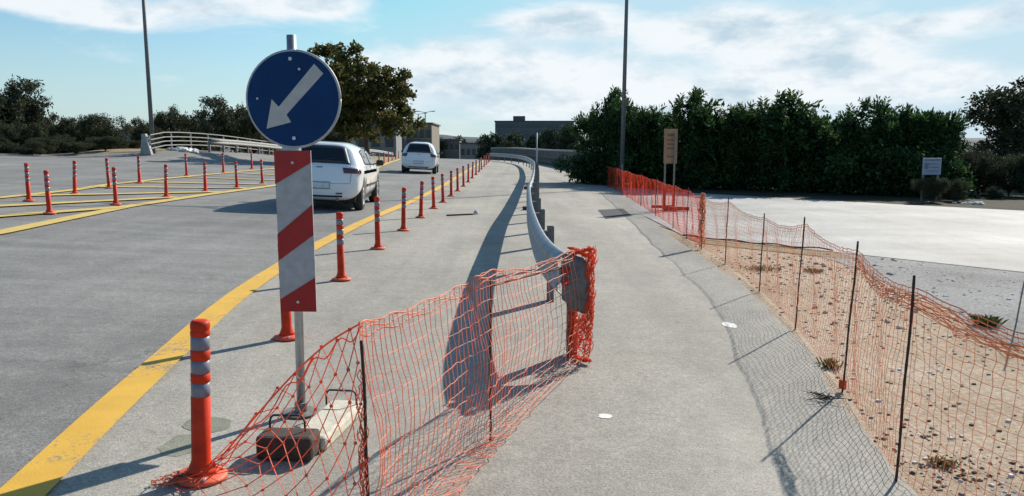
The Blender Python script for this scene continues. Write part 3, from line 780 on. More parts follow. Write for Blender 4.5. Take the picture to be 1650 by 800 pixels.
wb = thing('information_board', 'small pale blue white board on two posts among the bushes at right', 'sign board', PD(1500, 330, 22.4))
def info():
    D = 22.4; base = Vector(wb.location); base.z = H(base.x, base.y); wb.location = base
    a, b = PD(1487, 255, D), PD(1515, 282, D); ux, uy = Vector((1, 0, 0)), Vector((0, 0, 1)); w, h = b.x - a.x, a.z - b.z; o = Vector((a.x, D, b.z))
    pn = MB().prism([(0, 0), (w, 0), (w, h), (0, h)], o, ux, uy, .03).build('board', 'notice_white', wb, base, bevel=.004)
    for (x0, x1, y0, y1) in ((.08, .9, .84, .92), (.3, .85, .62, .68), (.35, .85, .42, .48), (.1, .3, .35, .7), (.2, .85, .2, .25)):
        MB().prism([(w * x0, h * y0), (w * x1, h * y0), (w * x1, h * y1), (w * x0, h * y1)], o + Vector((0, -.033, 0)), ux, uy, .003).build('text_line', 'notice_ink', pn, base)
    for x in (.1, .9): MB().bar((a.x + w * x, D + .03, base.z), (a.x + w * x, D + .03, a.z), .05, .05).build('post', 'old_steel', wb, base)
info()

# ---------------------------------------------------------------- lamp posts
def lamp(name, base, topz, r0_, r1_, lean, label, arms=None, mat='post_steel'):
    b = Vector(base); t = thing(name, label, 'lamp post', b, group='tall street lamp masts')
    MB().tube([b, b + Vector((lean * .5, 0, topz * .5)), b + Vector((lean, 0, topz))], [r0_, (r0_ + r1_) / 2, r1_], 12).build('mast', mat, t, b, smooth=True)
    MB().box(b + Vector((0, 0, .03)), (r0_ * 4, r0_ * 4, .06)).build('base_plate', mat, t, b)
    MB().box(b + Vector((0, -r0_ * .97, .75)), (r0_ * .9, .012, .35)).build('hatch', 'old_steel', t, b)
    for s in (-1, 1):
        tp = b + Vector((lean, 0, topz)); e = tp + Vector((s * 1.3, 0, .25)); MB().tube([tp - Vector((0, 0, .1)), tp + Vector((s * .6, 0, .15)), e], .04, 8).build('arm', mat, t, b)
        MB().lathe([(.02, -.05), (.13, -.04), (.15, 0), (.10, .06), (.03, .08)], e + Vector((s * .2, 0, 0)), 12).build('lamp_head', 'board_grey', t, b, smooth=True)
lb = G((1001 - CX) / F * 29, 29); lamp('street_lamp', lb, 11.0, .085, .05, .12, 'tall grey lamp mast in front of the dark row of trees at right')
ll = G((251 - CX) / F * 39.3, 39.3); lamp('street_lamp', ll, 12.5, .11, .055, -.10, 'tall grey lamp mast at the near end of the white railing at left')
for (px, D, hpx, lb_) in ((687, 150, 181, 'distant double armed lamp post above the grey building beside the small car'), (676, 175, 184, 'distant lamp post left of the double armed one behind the building')):
    z = PD(px, hpx, D).z; gz = H((px - CX) / F * D, D); b = Vector(((px - CX) / F * D, D, gz))
    t = thing('street_lamp', lb_, 'lamp post', b, group='distant street lamps')
    MB().tube([b, (b.x, b.y, z)], .09, 6).build('mast', 'post_steel', t, b)
    for s in (-1, 1): MB().tube([(b.x, b.y, z - .1), (b.x + s * 1.2, b.y, z + .15)], .05, 5).build('arm', 'post_steel', t, b); MB().box((b.x + s * 1.5, b.y, z + .15), (.7, .25, .15)).build('lamp_head', 'post_steel', t, b)

# ---------------------------------------------------------------- left railing and barrier
def railing():
    A, B = Vector((-17.6, 38.6)), Vector((-17.9, 104)); b0 = G(*A)
    t = thing('bridge_railing', 'white four rail metal railing running away on the bank at left', 'railing', b0)
    n = 26
    for i in range(n + 1):
        p = A.lerp(B, i / n); z = H(p.x, p.y); h = .86
        MB().box((p.x, p.y, z + h / 2 + .1), (.06, .06, h)).build('post', 'railing_paint', t, b0)
    for k, zz in enumerate((.32, .53, .74, .97)):
        m = MB(); pts = [A.lerp(B, i / 40) for i in range(41)]
        for a, b in zip(pts, pts[1:]): m.bar((a.x + .06, a.y, H(a.x, a.y) + zz), (b.x + .06, b.y, H(b.x, b.y) + zz), .035, .045)
        m.build('rail', 'railing_paint', t, b0)
    MB().prism([(0, 0), (.55, 0), (.30, 1.02), (.12, 1.02)], (A.x - .42, A.y - .15, b0.z), (1, 0, 0), (0, 0, 1), -.25).build('end_pier', 'railing_paint', t, b0, bevel=.02)
railing()
def barrier():
    A, B = Vector((-16.5, 43.5)), Vector((-15.6, 104)); b0 = G(*A)
    t = thing('crash_barrier', 'white faced low barrier in front of the railing on the left bank', 'barrier', b0)
    pts = [A.lerp(B, i / 30) for i in range(31)]; m = MB(); prof = [(-.00, -.155), (.06, -.10), (.06, -.06), (.0, 0), (.06, .06), (.06, .10), (0, .155)]
    for p in pts: m.v += [(p.x + a, p.y, H(p.x, p.y) + .62 + z) for a, z in prof]
    n = len(prof); m.f = [(i * n + j, i * n + j + 1, (i + 1) * n + j + 1, (i + 1) * n + j) for i in range(30) for j in range(n - 1)]
    m.build('beam', 'railing_paint', t, b0, smooth=True, solid=.006)
    for p in pts: MB().box((p.x - .06, p.y, H(p.x, p.y) + .36), (.1, .1, .72)).build('post', 'post_steel', t, b0)
barrier()
def rocks(px, py, n, spread, size, mat, label, D):
    r0 = random.Random(n); c = PD(px, py, D); c.z = H(c.x, c.y); m = MB()
    for k in range(n):
        p = Vector((c.x + r0.gauss(0, spread), c.y + r0.gauss(0, spread), 0)); p.z = H(p.x, p.y); s = size * r0.uniform(.5, 1.1); vs = []
        prof = [(s * .8, 0), (s, s * .3), (s * .7, s * .6), (s * .2, s * .7)]
        st = len(m.v); m.lathe(prof, p, 9)
        for i in range(st, len(m.v)):
            v = m.v[i]; m.v[i] = (v[0] + r0.gauss(0, s * .1), v[1] + r0.gauss(0, s * .1), v[2] + r0.gauss(0, s * .07))
    return tag(m.build('rubble_heap', mat, origin=c), label, 'rubble heap')
rocks(297, 243, 22, .45, .30, 'pale_stone', 'heap of pale rubble on the bank beside the left lamp mast', 41.5)
rocks(1560, 339, 14, .16, .13, 'pale_stone', 'low heap of pale stones at the far edge of the side road', 21.3)

# ---------------------------------------------------------------- parapet wall behind the guardrail, far right of the lane
def parapet():
    pts = [(-2.2, 90), (.5, 84), (3.2, 72), (4.6, 58), (5.2, 47), (5.2, 40)]
    b0 = G(*pts[0]); m = MB(); c = catmull(pts, 6)
    t = thing('parapet_wall', 'low grey brown parapet wall curving beyond the guardrail, in front of the dark trees', 'wall', b0)
    for a, b in zip(c, c[1:]): m.bar((a[0], a[1], H(*a) + .55), (b[0], b[1], H(*b) + .55), .3, 1.5)
    m.build('wall', 'parapet', t, b0)
    m = MB()
    for a, b in zip(c, c[1:]): m.bar((a[0], a[1], H(*a) + 1.36), (b[0], b[1], H(*b) + 1.36), .4, .12)
    m.build('coping', 'concrete', t, b0)
    for zz in (.35, .75):
        m = MB()
        for a, b in zip(c, c[1:]): m.bar((a[0] - .17, a[1] - .1, H(*a) + zz), (b[0] - .17, b[1] - .1, H(*b) + zz), .1, .12)
        m.build('band', 'wall_tan', t, b0)
parapet()

# ---------------------------------------------------------------- cars
def spl(pts, t):
    i = 0
    while i < len(pts) - 2 and t > pts[i + 1][0]: i += 1
    a, b = pts[i], pts[i + 1]; q = (t - a[0]) / (b[0] - a[0]); q = min(1, max(0, q)); return a[1] + (b[1] - a[1]) * q
def make_car(kind):
    """hatchback, origin on the ground under the middle of the rear bumper, x across, y forward"""
    L, W, Hh = (3.95, .845, 1.44) if kind == 0 else (3.75, .835, 1.50)
    wb0, wb1 = .68, L - .80; wr = .305
    if kind == 0:
        up = [(.02, .30), (0, .42), (.0, .60), (.035, .80), (.07, .93), (.13, 1.0), (.30, 1.27), (.38, 1.37), (.52, 1.415), (1.0, 1.44), (1.5, 1.43), (1.95, 1.37), (2.35, 1.18), (2.75, .98), (3.0, .93), (3.5, .84), (3.8, .70), (3.93, .52), (3.95, .38), (3.9, .24)]
    else:
        up = [(.02, .30), (0, .42), (.0, .62), (.03, .82), (.05, .93), (.10, 1.02), (.24, 1.30), (.33, 1.42), (.50, 1.47), (1.0, 1.50), (1.45, 1.49), (1.9, 1.40), (2.3, 1.20), (2.65, 1.02), (2.9, .95), (3.35, .86), (3.62, .70), (3.74, .52), (3.75, .38), (3.7, .24)]
    sil = catmull(up, 8)
    def arch(c):
        return [(c + (wr + .055) * math.cos(a), .30 + (wr + .045) * math.sin(a)) for a in [math.pi * k / 14 for k in range(15)]]
    bot = [(L - .15, .20)] + [(q[0], max(.19, q[1])) for q in arch(wb1)] + [(wb1 - wr - .2, .19), ((wb0 + wb1) / 2, .18), (wb0 + wr + .2, .19)] + [(q[0], max(.19, q[1])) for q in arch(wb0)] + [(.10, .23)]
    loop = sil + bot
    def width(x, z):
        w = W * (1 - .10 * max(0, (x - 2.8) / 1.1) ** 2 - .06 * max(0, (.5 - x) / .5) ** 2)
        if z > .90: w -= (z - .90) * (.46 if kind == 0 else .40) + max(0, z - 1.3) * .15
        if z < .45: w -= (.45 - z) * .14
        w += .012 * math.exp(-((z - .80) / .05) ** 2)
        return w
    NE = 5.2
    def spine(x, z): return (min(L - .6, max(.55, x)), .78 if z < 1.0 or x < .5 else .85)
    def pt(s, f=None, r=None, sgn=1, off=0):
        x, z = s; cx, cz = spine(x, z)
        if r is None: r = (1 - min(1, abs(f)) ** NE) ** (1 / NE)
        X, Z = cx + (x - cx) * r, cz + (z - cz) * r; w = width(X, Z)
        y = w * f if f is not None else sgn * w * (1 - min(1, r) ** NE) ** (1 / NE)
        return Vector((y, X, Z))
    t = thing('parked_car' if False else 'car', 'x', 'car')
    # body surface
    m = MB(); TH = 40; n = len(loop)
    th = [math.pi * (k / TH) for k in range(TH + 1)]
    for s in loop:
        for a in th:
            c, sn = math.cos(a), math.sin(a); f = math.copysign(abs(c) ** (2 / NE), c); r = abs(sn) ** (2 / NE)
            x, z = s; cx, cz = spine(x, z); X, Z = cx + (x - cx) * r, cz + (z - cz) * r
            m.v.append((width(X, Z) * f, X, Z))
    k = TH + 1
    m.f = [(i * k + j, i * k + j + 1, ((i + 1) % n) * k + j + 1, ((i + 1) % n) * k + j) for i in range(n) for j in range(TH)]
    body = m.build('body', 'car_white', t, smooth=True)
    def sil_at(zz, rear=True):
        pts = [p for p in sil if (p[0] < .6 if rear else p[0] > 1.8)]
        best = min(pts, key=lambda p: abs(p[1] - zz)); 
        for a, b in zip(pts, pts[1:]):
            if (a[1] - zz) * (b[1] - zz) <= 0 and a[1] != b[1]:
                q = (zz - a[1]) / (b[1] - a[1]); return (a[0] + (b[0] - a[0]) * q, zz)
        return best
    def rear_patch(z0, z1, f0, f1, off, rear=True, nf=14, nz=8, round_=0, shape=None):
        m = MB(); s = -1 if rear else 1
        for i in range(nz + 1):
            zq = z0 + (z1 - z0) * i / nz; a = sil_at(zq, rear)
            for j in range(nf + 1):
                q = j / nf; fa, fb = (shape(i / nz) if shape else (f0, f1)); f = fa + (fb - fa) * q
                p = pt(a, f=f); nrm = Vector((p.x * .0, s * .9, .35 if zq > .95 else .05)).normalized()
                if abs(f) > .8: nrm = (nrm + Vector((math.copysign((abs(f) - .8) * 4, f), 0, 0))).normalized()
                m.v.append(p + nrm * off)
        m.f = [(i * (nf + 1) + j, i * (nf + 1) + j + 1, (i + 1) * (nf + 1) + j + 1, (i + 1) * (nf + 1) + j) for i in range(nz) for j in range(nf)]
        return m
    zt = Hh - .10
    rear_patch(1.02, zt - .01, -.80, .80, .010, shape=lambda q: (-.76 + .04 * q, .76 - .04 * q)).build('rear_window', 'glass', t, smooth=True, solid=.004)
    rear_patch(.99, zt + .02, -.84, .84, .005, shape=lambda q: (-.79 + .04 * q, .79 - .04 * q)).build('window_seal', 'car_trim', t, smooth=True, solid=.004)
    rear_patch(1.00, 1.30, 0, 0, .010, rear=False, shape=lambda q: (-.84 + .06 * q, .84 - .06 * q)).build('windscreen', 'glass', t, smooth=True, solid=.004)
    # tailgate seams
    sm_ = MB()
    for f in (-.80, .80): sm_.tube([pt(sil_at(z_), f=f) + Vector((0, -.003, 0)) for z_ in np.linspace(.60, .98, 10)], .004, 5)
    sm_.tube([pt(sil_at(.58), f=f) + Vector((0, -.003, 0)) for f in np.linspace(-.8, .8, 14)], .004, 5); sm_.build('tailgate_seam', 'car_trim', t)
    for sx in (-1, 1):
        if kind == 0:
            rear_patch(.80, .915, 0, 0, .012, shape=lambda q: (sx * (.62 - .03 * q), sx * .985), nf=12).build('tail_lamp', 'car_lamp', t, smooth=True, solid=.008)
            rear_patch(.36, .39, sx * .45, sx * .62, .016, nf=4, nz=2).build('reflector', 'car_lamp', t, solid=.004)
        else:
            rear_patch(.80, .96, 0, 0, .012, shape=lambda q: (sx * (.70 - .02 * q), sx * .985), nf=12).build('tail_lamp', 'car_lamp', t, smooth=True, solid=.008)
    rear_patch(.235, .33, -.62, .62, .012, nf=10, nz=3).build('diffuser', 'car_black', t, smooth=True, solid=.01)
    rear_patch(.46, .62, -.30, .30, .004, nf=8, nz=3).build('plate_recess', 'board_grey', t, smooth=True, solid=.006)
    pl = rear_patch(.485, .59, -.27, .27, .014, nf=6, nz=2).build('number_plate', 'plate', t, solid=.004)
    MB().tube([pt(sil_at(.93), f=-.08) + Vector((0, -.012, -.02)), pt(sil_at(.93), f=.08) + Vector((0, -.012, -.02))], .014, 8).build('tailgate_handle', 'chrome', t)
    w0 = pt(sil_at(1.04), f=0) + Vector((0, -.022, 0)); MB().bar(w0, pt(sil_at(1.10), f=.45) + Vector((0, -.022, 0)), .012, .012).build('wiper', 'car_trim', t)
    a0 = Vector((0, .55, Hh - .01)); MB().tube([a0, a0 + Vector((0, -.14, .17))], [.006, .003], 6).build('aerial', 'car_trim', t)
    # side windows, door seams, rub strip, handles, wheels, mirrors
    def side_poly(pts, sx, off, mat, name, par=t):
        m = MB(); k = len(pts); c = np.mean(np.array(pts), axis=0); rings = 6
        for i in range(rings + 1):
            for (x, z) in pts:
                X, Z = c[0] + (x - c[0]) * i / rings, c[1] + (z - c[1]) * i / rings
                m.v.append((sx * (width(X, Z) + off), X, Z))
        m.f = [(i * k + j, i * k + (j + 1) % k, (i + 1) * k + (j + 1) % k, (i + 1) * k + j) for i in range(1, rings) for j in range(k)] + [tuple(k + j for j in range(k))]
        return m.build(name, mat, par, smooth=True, solid=.006)
    top_z = Hh - .14
    for sx in (-1, 1):
        side_poly([(.92, 1.03), (1.0, .975), (1.62, .955), (1.66, top_z), (1.10, top_z - .01), (.98, top_z - .05)], sx, .004, 'glass', 'side_window')
        side_poly([(1.70, .955), (2.58, .95), (2.50, 1.02), (2.02, top_z - .05), (1.74, top_z)], sx, .004, 'glass', 'side_window')
        for (x0, z0, x1, z1) in ((1.66, .30, 1.66, .94), (1.0, .62, 1.0, .94), (2.56, .32, 2.60, .93), (1.0, .30, 1.02, .62)):
            MB().tube([Vector((sx * (width(x0 + (x1 - x0) * q, z0 + (z1 - z0) * q) + .001), x0 + (x1 - x0) * q, z0 + (z1 - z0) * q)) for q in np.linspace(0, 1, 8)], .0035, 5).build('door_seam', 'car_trim', t)
        m = MB(); xs = np.linspace(wb0 + .42, wb1 - .42, 8)
        for a, b in zip(xs, xs[1:]): m.bar((sx * (width(a, .52) + .006), a, .52), (sx * (width(b, .52) + .006), b, .52), .02, .045)
        m.build('rub_strip', 'board_grey' if kind else 'car_trim', t)
        for x in (1.12, 1.78): MB().bar((sx * (width(x, .86) + .014), x, .86), (sx * (width(x, .86) + .014), x + .16, .86), .022, .026).build('door_handle', 'car_white', t, bevel=.006)
        mr = MB().box((sx * (W + .115), 2.42, .995), (.17, .12, .13)).build('mirror', 'car_trim', t, bevel=.03)
        MB().bar((sx * (W - .06), 2.46, .955), (sx * (W + .10), 2.44, .97), .05, .03).build('mirror_arm', 'car_trim', mr)
        for wy in (wb0, wb1):
            cx = sx * (W - .105)
            wl = thing('wheel', None, None); wl.parent = t; wl.location = (cx, wy, wr)
            Rm = Matrix.Rotation(R(90) * sx, 3, 'Y')
            prof = [(.19, -.09), (.27, -.098), (.30, -.07), (.305, 0), (.30, .07), (.27, .098), (.19, .09)]
            m = MB().lathe(prof, n=32); m.v = [tuple(Rm @ Vector(v)) for v in m.v]; m.build('tyre', 'rubber', wl, smooth=True)
            m = MB().lathe([(.19, .091), (.195, .101), (.185, .101), (.17, .075), (.06, .085), (.05, .10), (.02, .102)], n=32); m.v = [tuple(Rm @ Vector(v)) for v in m.v]; m.build('rim', 'alloy', wl, smooth=True)
            m = MB().lathe([(wr + .03, -.10), (wr + .03, .085)], n=24); 
    # dark under body and wheel wells
    MB().box((0, L / 2, .27), (W * 1.72, L - .5, .16)).build('underbody', 'car_black', t)
    MB().box((0, wb0, .40), (W * 1.70, .72, .42)).build('wheel_well', 'car_black', t)
    MB().box((0, wb1, .40), (W * 1.66, .72, .42)).build('wheel_well', 'car_black', t)
    MB().tube([(.38, .02, .25), (.38, .25, .26)], .03, 10).build('exhaust', 'old_steel', t)
    return t
c1 = make_car(0); c1['label'] = 'white hatchback driving away just behind the striped sign panel'
p = G((512 - CX) / F * 16.3, 16.3); place(c1, (p.x, p.y, p.z + .012), R(2.6)); c1.rotation_euler = (0, R(2.6), R(2.6))
c2 = make_car(1); c2['label'] = 'smaller looking white hatchback farther up the road, in front of the grey buildings'
p = G((674.5 - CX) / F * 37.5, 37.5); place(c2, (p.x, p.y, p.z + .012), R(3)); c2.rotation_euler = (0, R(2.6), R(3.0))

# ---------------------------------------------------------------- vegetation
def leaf_cloud(r0, centres, per, spread, size, up=.0, elong=2.0):
    """leaf-sized quads gathered around branch tips"""
    vs, fs = [], []
    C = np.array(centres)
    for c in centres:
        cr = c[3] if len(c) > 3 else 1.0
        n = int(per * cr)
        P3 = r0.normal(0, 1, (n, 3)); P3 /= np.linalg.norm(P3, axis=1)[:, None] + 1e-9
        P3 *= (r0.random((n, 1)) ** .5) * spread * cr; P3[:, 2] *= .8
        D = r0.normal(0, 1, (n, 3)); D[:, 2] += up; D /= np.linalg.norm(D, axis=1)[:, None]
        E = r0.normal(0, 1, (n, 3)); E -= D * (E * D).sum(1)[:, None]; E /= np.linalg.norm(E, axis=1)[:, None]
        s = size * r0.uniform(.6, 1.3, (n, 1)); b = np.array(c[:3]) + P3
        q = np.stack([b, b + D * s * .5 + E * s * .5 / elong, b + D * s, b + D * s * .5 - E * s * .5 / elong], 1).reshape(-1, 3)
        k = len(vs); vs.append(q)
    V = np.concatenate(vs); n = len(V) // 4
    return V, np.arange(n * 4).reshape(-1, 4)
def sprays(r0, tips, length, leaf, pairs):
    vs = []
    for (o, d, sc) in tips:
        d = np.array(d, float); d /= np.linalg.norm(d); o = np.array(o, float)
        side = np.cross(d, r0.normal(0, 1, 3)); side /= np.linalg.norm(side)
        for k in range(pairs):
            t = (k + 1) / pairs; b = o + d * length * sc * t + np.array([0, 0, -.22]) * t * t * length * sc
            for s in (-1, 1):
                dd = side * s * .9 + d * .75 + r0.normal(0, .22, 3); dd /= np.linalg.norm(dd); e = np.cross(dd, r0.normal(0, 1, 3)); e /= np.linalg.norm(e)
                l = leaf * sc * (1.1 - .55 * t) * r0.uniform(.8, 1.2)
                vs.append(np.array([b, b + dd * l * .5 + e * l * .16, b + dd * l, b + dd * l * .5 - e * l * .16]))
    V = np.concatenate(vs); return V, np.arange(len(V)).reshape(-1, 4)
def mesh_obj(name, V, Fq, mat, parent):
    me = bpy.data.meshes.new(name); me.vertices.add(len(V)); me.vertices.foreach_set('co', V.astype(np.float32).ravel())
    me.loops.add(Fq.size); me.loops.foreach_set('vertex_index', Fq.ravel().astype(np.int32))
    me.polygons.add(len(Fq)); me.polygons.foreach_set('loop_start', np.arange(0, Fq.size, 4, dtype=np.int32)); me.polygons.foreach_set('loop_total', np.full(len(Fq), 4, dtype=np.int32))
    me.materials.append(MAT[mat]); me.update(calc_edges=True); ob = bpy.data.objects.new(name, me); col.objects.link(ob); ob.parent = parent; return ob
def make_tree(name, h, w, trunk_h, tr, mat, seed, clumps, per, size, spread, spray=False, label='x', cat='tree', low=.25, elong=2., shape=None, spray_len=.6, trunkname='trunk', lobes=6):
    r0 = np.random.default_rng(seed); rr = random.Random(seed)
    t = thing(name, label, cat)
    lob = [(rr.uniform(-.32, .32) * w, rr.uniform(-.32, .32) * w, rr.uniform(.0, .75) * (h - trunk_h) + trunk_h, rr.uniform(.24, .36)) for _ in range(lobes)]
    lob.append((0, 0, trunk_h + (h - trunk_h) * .5, .42)); cs = []
    while len(cs) < clumps:
        l = rr.choice(lob); v = np.array([rr.gauss(0, 1) for _ in range(3)]); v /= np.linalg.norm(v); k = rr.uniform(.35, 1) ** .6
        p = np.array([l[0] + v[0] * l[3] * w * k, l[1] + v[1] * l[3] * w * k, l[2] + v[2] * l[3] * (h - trunk_h) * .72 * k])
        if p[2] < trunk_h * .8 + .02 * h or p[2] > h - spread * .6: continue
        if shape and not shape(p / np.array([w, w, h])): continue
        cs.append((*p, rr.uniform(.6, 1.25)))
    V, Fq = leaf_cloud(r0, cs, per, spread, size, elong=elong)
    if spray:
        tips = []
        for c in cs:
            if c[2] > h * .28:
                for _ in range(spray):
                    d = np.array([c[0] / w * 1.6, c[1] / w * 1.6, .9]) + r0.normal(0, .45, 3); tips.append((c[:3], d, rr.uniform(.7, 1.3)))
        V2, F2 = sprays(r0, tips, spray_len, size * 2.0, 7)
        Fq = np.concatenate([Fq, F2 + len(V)]); V = np.concatenate([V, V2])
    mesh_obj('crown', V, Fq, mat, t)
    m = MB(); m.tube([(0, 0, -.1), (.03 * w * .2, 0, trunk_h * .5), (0, 0, trunk_h), (.02 * w, .01 * w, h * .6)], [tr * 1.25, tr, tr * .85, tr * .4], 9)
    for c in cs[::max(1, len(cs) // 14)]:
        c = Vector(c[:3]); a = Vector((0, 0, trunk_h * rr.uniform(.75, 1.1))); mid = a.lerp(c, .5) + Vector((0, 0, h * .04)); m.tube([a, mid, c], [tr * .5, tr * .32, tr * .1], 6)
    m.build(trunkname, 'bark', t, smooth=True)
    return t

# street tree on the island
st = make_tree('street_tree', 8.0, 7.8, 2.0, .17, 'leaf_street', 31, 250, 110, .25, .46, label='broad brownish green tree standing behind the white car and the blue sign', elong=1.5, lobes=12)
pp = G((592 - CX) / F * 47, 47); place(st, pp, .4, .93)
# hedge row at the right
HG = 'dark broadleaf trees in the row at right'
protos = [make_tree('roadside_tree', 4.4, 3.4, .35, .10, 'leaf_hedge', 40 + k, 120, 110, .17, .46, spray=4, label='x', spray_len=.75, lobes=7) for k in range(3)]
hedge = [(965, 34.0, 137, .75), (1003, 32.5, 150, .8), (1042, 31.5, 160, .85), (1095, 30.6, 140, .9), (1145, 30.0, 180, 1), (1200, 29.3, 155, .9), (1252, 28.7, 144, 1.0), (1305, 28.0, 166, 1),
         (1348, 27.3, 198, .95), (1405, 26.8, 154, .9), (1455, 26.2, 160, .95), (1488, 25.9, 158, .75)]
wd = ['first', 'second', 'third', 'fourth', 'fifth', 'sixth', 'seventh', 'eighth', 'ninth', 'tenth', 'eleventh', 'last']
for i, (px, D, ytop, sc) in enumerate(hedge):
    o = protos[i] if i < 3 else copy_tree(protos[i % 3])
    g_ = G((px - CX) / F * D, D); zt = PD(px, ytop, D).z; s = (zt - g_.z) / 4.45
    place(o, g_, i * 1.9 + .4); o.scale = (s * sc * 1.02, s * sc * 1.02, s); o['group'] = HG
    o['label'] = f'{wd[i]} dark green tree counted from the left in the dense row at right'
# low dark shrubs filling the foot of the row
sp = make_tree('hedge_shrub', 1.7, 2.8, .1, .04, 'leaf_hedge', 60, 60, 120, .13, .40, label='x', cat='shrub', trunkname='stem')
wn = ['first', 'second', 'third', 'fourth', 'fifth', 'sixth', 'seventh', 'eighth', 'ninth', 'tenth', 'eleventh', 'twelfth', 'thirteenth', 'fourteenth', 'last']
for i in range(15):
    q = i / 14; px = 958 + q * 540; D = 33.2 - q * 8.4 
    o = sp if i == 0 else copy_tree(sp); place(o, G((px - CX) / F * D, D), i * 2.1, 1.0 + .25 * math.sin(i * 2.7)); o['group'] = 'low shrubs at the foot of the tree row'
    o['label'] = f'{wn[i]} low dark shrub from the left at the foot of the tree row'
# right bushes and big tree
def put(t, px, D, ytop, h, rz, wsc=1):
    g_ = G((px - CX) / F * D, D); s = (PD(px, ytop, D).z - g_.z) / h; place(t, g_, rz); t.scale = (s * wsc, s * wsc, s); return t
bt = make_tree('tall_tree', 5.6, 4.6, 1.3, .17, 'leaf_olive', 71, 150, 100, .20, .48, label='tall open crowned tree at the right edge, above the grey bushes', lobes=9)
put(bt, 1640, 31, 124, 5.3, .3, 1.15)
bp = [make_tree('bush', 2.4, 3.0, .15, .06, 'leaf_olive', 80 + k, 170, 140, .12, .36, label='x', cat='bush', trunkname='stem', elong=3) for k in range(2)]
bl_ = [(1535, 27, 238, 'yellow green bush right of the pale board'), (1575, 25.5, 240, 'tall grey green bush right of the pale board, under the tall tree'), (1625, 25, 244, 'grey green bush in front of the trunk of the tall tree'),
       (1672, 24.4, 246, 'bush cut by the right edge of the picture'), (1550, 24.2, 296, 'low bush under the pale board'), (1600, 23.4, 300, 'low bush at the verge right of the board'), (1500, 22.1, 284, 'small bush hiding the legs of the pale board'), (1540, 22.3, 287, 'small bush right of the one that hides the board legs')]
for i, (px, D, yt, lb_) in enumerate(bl_):
    o = bp[i] if i < 2 else copy_tree(bp[i % 2]); put(o, px, D, yt, 2.4, i * 1.3, .85); o['label'] = lb_; o['group'] = 'bushes beside the side road'
# left tree belt
lp = [make_tree('olive_tree', 3.2, 4.4, .15, .12, 'leaf_olive', 90 + k, 120, 130, .17, .45, label='x', elong=2.4, lobes=9) for k in range(3)]
lp_ = 0
left = [(-40, 41, 150, 1.0, 'tree cut by the left edge of the picture'), (8, 42, 140, .8, 'tallest tree of the belt at far left'), (70, 46, 178, .9, 'round dark tree right of the tallest one at far left'),
        (45, 39.5, 198, .9, 'low bushy tree in front of the tallest left tree'), (108, 43, 197, .85, 'low grey green tree left of the pale house gap'), (150, 45, 190, .9, 'olive green tree in the middle of the left belt'),
        (185, 43, 186, .9, 'bushy tree just left of the white gabled house'), (238, 52, 198, .6, 'small tree behind the left lamp mast'), (275, 60, 178, .7, 'dark tree just right of the left lamp mast'), (318, 62, 182, .8, 'pale green tree behind the white railing'),
        (383, 58, 168, .8, 'dark tree just left of the blue sign'), (410, 62, 176, .7, 'tree partly hidden by the blue sign'), (-5, 38, 196, 1, 'low tree at the left picture edge'),
        (545, 70, 205, .9, 'tree seen between the sign and the street tree trunk')]
for i, (px, D, yt, ws, lb_) in enumerate(left):
    o = lp[i] if i < 3 else copy_tree(lp[i % 3]); put(o, px, D, yt, 2.75, i * 1.7, ws); o['label'] = lb_; o['group'] = 'trees of the belt on the left'
for i in range(13):
    o = copy_tree(bp[i % 2]); px = -60 + i * 23.5; put(o, px, 36.5 + (i * 7 % 5) * .8 + max(0, px - 120) * .05, 216 + (i * 5 % 7) * 2.4, 2.4, i * 2.2, 1.35); o['group'] = 'low bushes along the far edge of the left carriageway'
    o['label'] = f"{['leftmost'] [0] if i == 0 else ORD[i]} low bush{'' if i == 0 else ' from the left'} along the far edge of the left carriageway"
# distant trees under the long building and on the right of the crest
fp = make_tree('distant_tree', 6, 7, .6, .2, 'leaf_far', 120, 70, 90, .42, .95, label='x', elong=1.6)
far = [(795, 120, 214, 'left'), (825, 118, 213, ''), (858, 116, 216, ''), (893, 112, 206, ''), (925, 105, 200, ''), (745, 210, 221, ''), (700, 190, 222, ''), (770, 170, 226, ''), (812, 105, 226, '')]
fl = ['round tree at the left corner of the long flat building', 'tree under the left half of the long flat building', 'tree right behind the slim grey post', 'tree under the right half of the long flat building', 'tree between the long building and the dark tree row',
      'tree on the skyline above the rear of the farther car', 'tree behind the roof of the farther car', 'dark tree at the end of the bollard row', 'low tree behind the far bend of the guardrail']
for i, (px, D, yt, _) in enumerate(far):
    o = fp if i == 0 else copy_tree(fp); put(o, px, D, yt, 6, i * 1.1, .8); o['label'] = fl[i]; o['group'] = 'distant trees beyond the crest'

